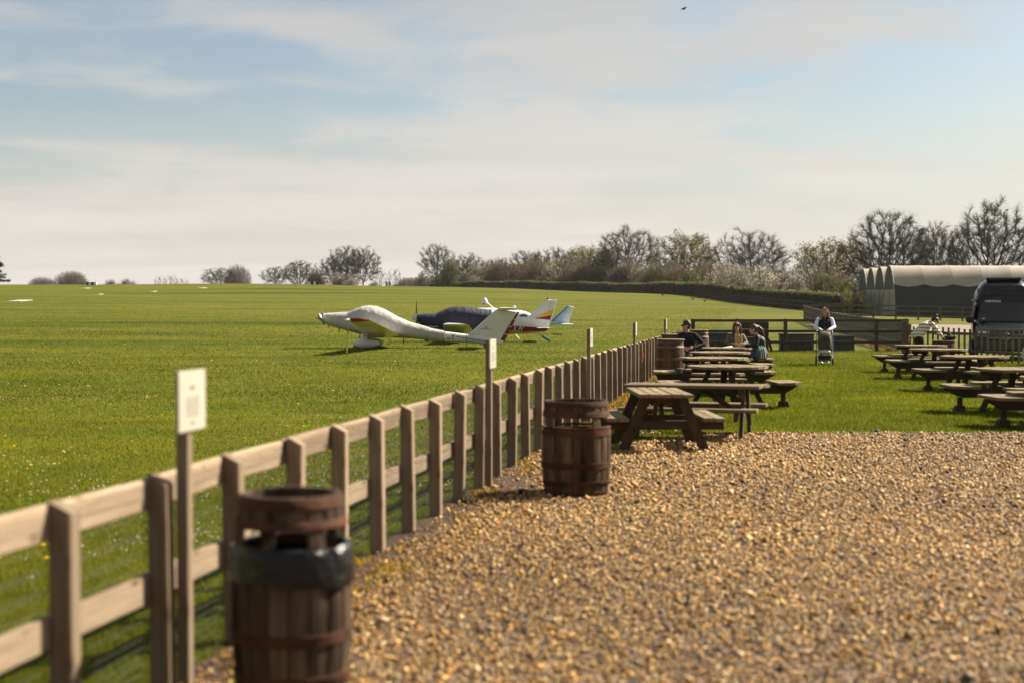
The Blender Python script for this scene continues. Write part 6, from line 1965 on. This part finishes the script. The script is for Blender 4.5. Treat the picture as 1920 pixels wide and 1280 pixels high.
for ai, items in near.items():
    ax_, an = anchors[ai]
    items.sort()
    lf = [q for q in items if q[0] < ax_ - 7]; md = [q for q in items if abs(q[0] - ax_) <= 7]; rt = [q for q in items if q[0] > ax_ + 7]
    for grp, word in ((lf[::-1], 'left'), (md, ''), (rt, 'right')):
        for n_, (px, kd) in enumerate(grp):
            where = 'at the foot of' if word == '' else (('just %s of' if n_ == 0 else ('farther %s of' if n_ == 1 else 'well to the %s of')) % word)
            if word == '' and n_: where = 'against the foot of'
            yt = float(np.interp(px, [765, 860, 960, 1000, 1100, 1250, 1350, 1450, 1560, 1600], [520, 504, 497, 492, 492, 501, 509, 517, 513, 520])) + rnd.uniform(-10, 9)
            bush('thicket', kd, px, yt, hedge_d(px) + rnd.uniform(12, 36), rnd.uniform(54, 80), '%s behind the hedge, %s %s' % (look[kd], where, an), 'thickets behind the hedge')

# ---- clipped hedge
def hedge():
    g = np.random.default_rng(9)
    PX = np.linspace(742, 1592, 130)
    D = np.interp(PX, [742, 800, 900, 1000, 1100, 1200, 1300, 1400, 1500, 1592], [402, 380, 345, 320, 296, 262, 225, 190, 165, 147])
    X = (PX - 960) * D / 2667; Z = terrain(X, D)
    mid = 65
    x0, y0, z0 = X[mid], D[mid], Z[mid]
    e = empty('clipped_hedge', (x0, y0, z0), 0, 'long clipped hedge curving along the far edge of the field', 'hedge')
    t = np.stack([np.gradient(X), np.gradient(D)], 1); t /= np.linalg.norm(t, axis=1)[:, None]
    nrm = np.stack([t[:, 1], -t[:, 0]], 1)
    H = 1.85 * np.interp(PX, [742, 780, 900, 1592], [.45, .8, 1, 1.08]) + .10 * np.sin(X * .5) + .08 * np.sin(X * 1.7 + 1)
    mb = MB(); rings = []
    for i in range(len(PX)):
        w = .75 + .12 * math.sin(i * .9) + .08 * math.sin(i * 2.3)
        p = []
        for (o, h) in ((w, -.2), (w * 1.05, .5), (w, .85), (w * .8, .97), (-w * .8, .97), (-w, .85), (-w, -.2)):
            p.append((X[i] + nrm[i, 0] * o - x0, D[i] + nrm[i, 1] * o - y0, Z[i] - z0 + h * H[i]))
        rings.append(p)
    mb.loft(rings)
    mb.build('inner_mass', pm('hedge_core', (.035, .030, .016), (.022, .020, .011), 1.5, .95, 1), e)
    n = 90000
    i = g.random(n) * (len(PX) - 1.01); a = i.astype(int); f = i - a
    lx = X[a] * (1 - f) + X[a + 1] * f; ly = D[a] * (1 - f) + D[a + 1] * f; lz = Z[a] * (1 - f) + Z[a + 1] * f; hh = H[a] * (1 - f) + H[a + 1] * f
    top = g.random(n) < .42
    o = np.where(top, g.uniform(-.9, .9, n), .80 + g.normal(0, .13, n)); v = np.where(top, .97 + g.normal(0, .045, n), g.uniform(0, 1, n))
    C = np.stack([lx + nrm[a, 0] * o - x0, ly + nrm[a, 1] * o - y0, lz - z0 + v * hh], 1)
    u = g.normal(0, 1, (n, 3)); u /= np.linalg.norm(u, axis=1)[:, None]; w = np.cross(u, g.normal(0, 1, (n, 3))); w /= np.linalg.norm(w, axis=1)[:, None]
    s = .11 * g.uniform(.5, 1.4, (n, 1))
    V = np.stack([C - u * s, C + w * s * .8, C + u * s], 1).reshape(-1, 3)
    pt = np.array([(.12, .135, .022), (.15, .15, .03), (.10, .11, .02)]); ps = np.array([(.075, .06, .03), (.055, .06, .02), (.09, .07, .04), (.045, .05, .018)])  # bright top leaves, darker side leaves: sun and shade painted into the tint
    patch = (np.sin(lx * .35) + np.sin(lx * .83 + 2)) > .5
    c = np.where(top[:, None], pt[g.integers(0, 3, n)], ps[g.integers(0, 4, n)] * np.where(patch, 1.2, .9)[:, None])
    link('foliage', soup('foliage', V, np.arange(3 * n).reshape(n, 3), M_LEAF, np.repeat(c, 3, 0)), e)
hedge()
# dark paddock fence in front of the hedge
e = run_fence('paddock_fence', 'dark low paddock fence in front of the right half of the hedge', ((1304 - 960) * 212 / 2667, 212), ((1588 - 960) * 141 / 2667, 141), 1.3, 1.1, .16, .14, (.95, .5), .10, (wood('dark', 'z'), wood('dark', 'x')), rail_side=-1)

# ---- the air: faint spring haze over the whole place
hz = MB().box(-1500, 1500, -120, 2600, -40, 48).build('haze', [], None)
hm = bpy.data.materials.new('haze_air'); hm.use_nodes = True
ht = hm.node_tree; ht.nodes.clear()
ho = ht.nodes.new('ShaderNodeOutputMaterial'); hv = ht.nodes.new('ShaderNodeVolumePrincipled')
hv.inputs['Color'].default_value = (.92, .93, .96, 1); hv.inputs['Density'].default_value = .00006; hv.inputs['Anisotropy'].default_value = .3
ht.links.new(hv.outputs[0], ho.inputs['Volume'])
hz.data.materials.append(hm)
tag(hz, 'thin pale spring haze over the fields', 'haze', kind='stuff')
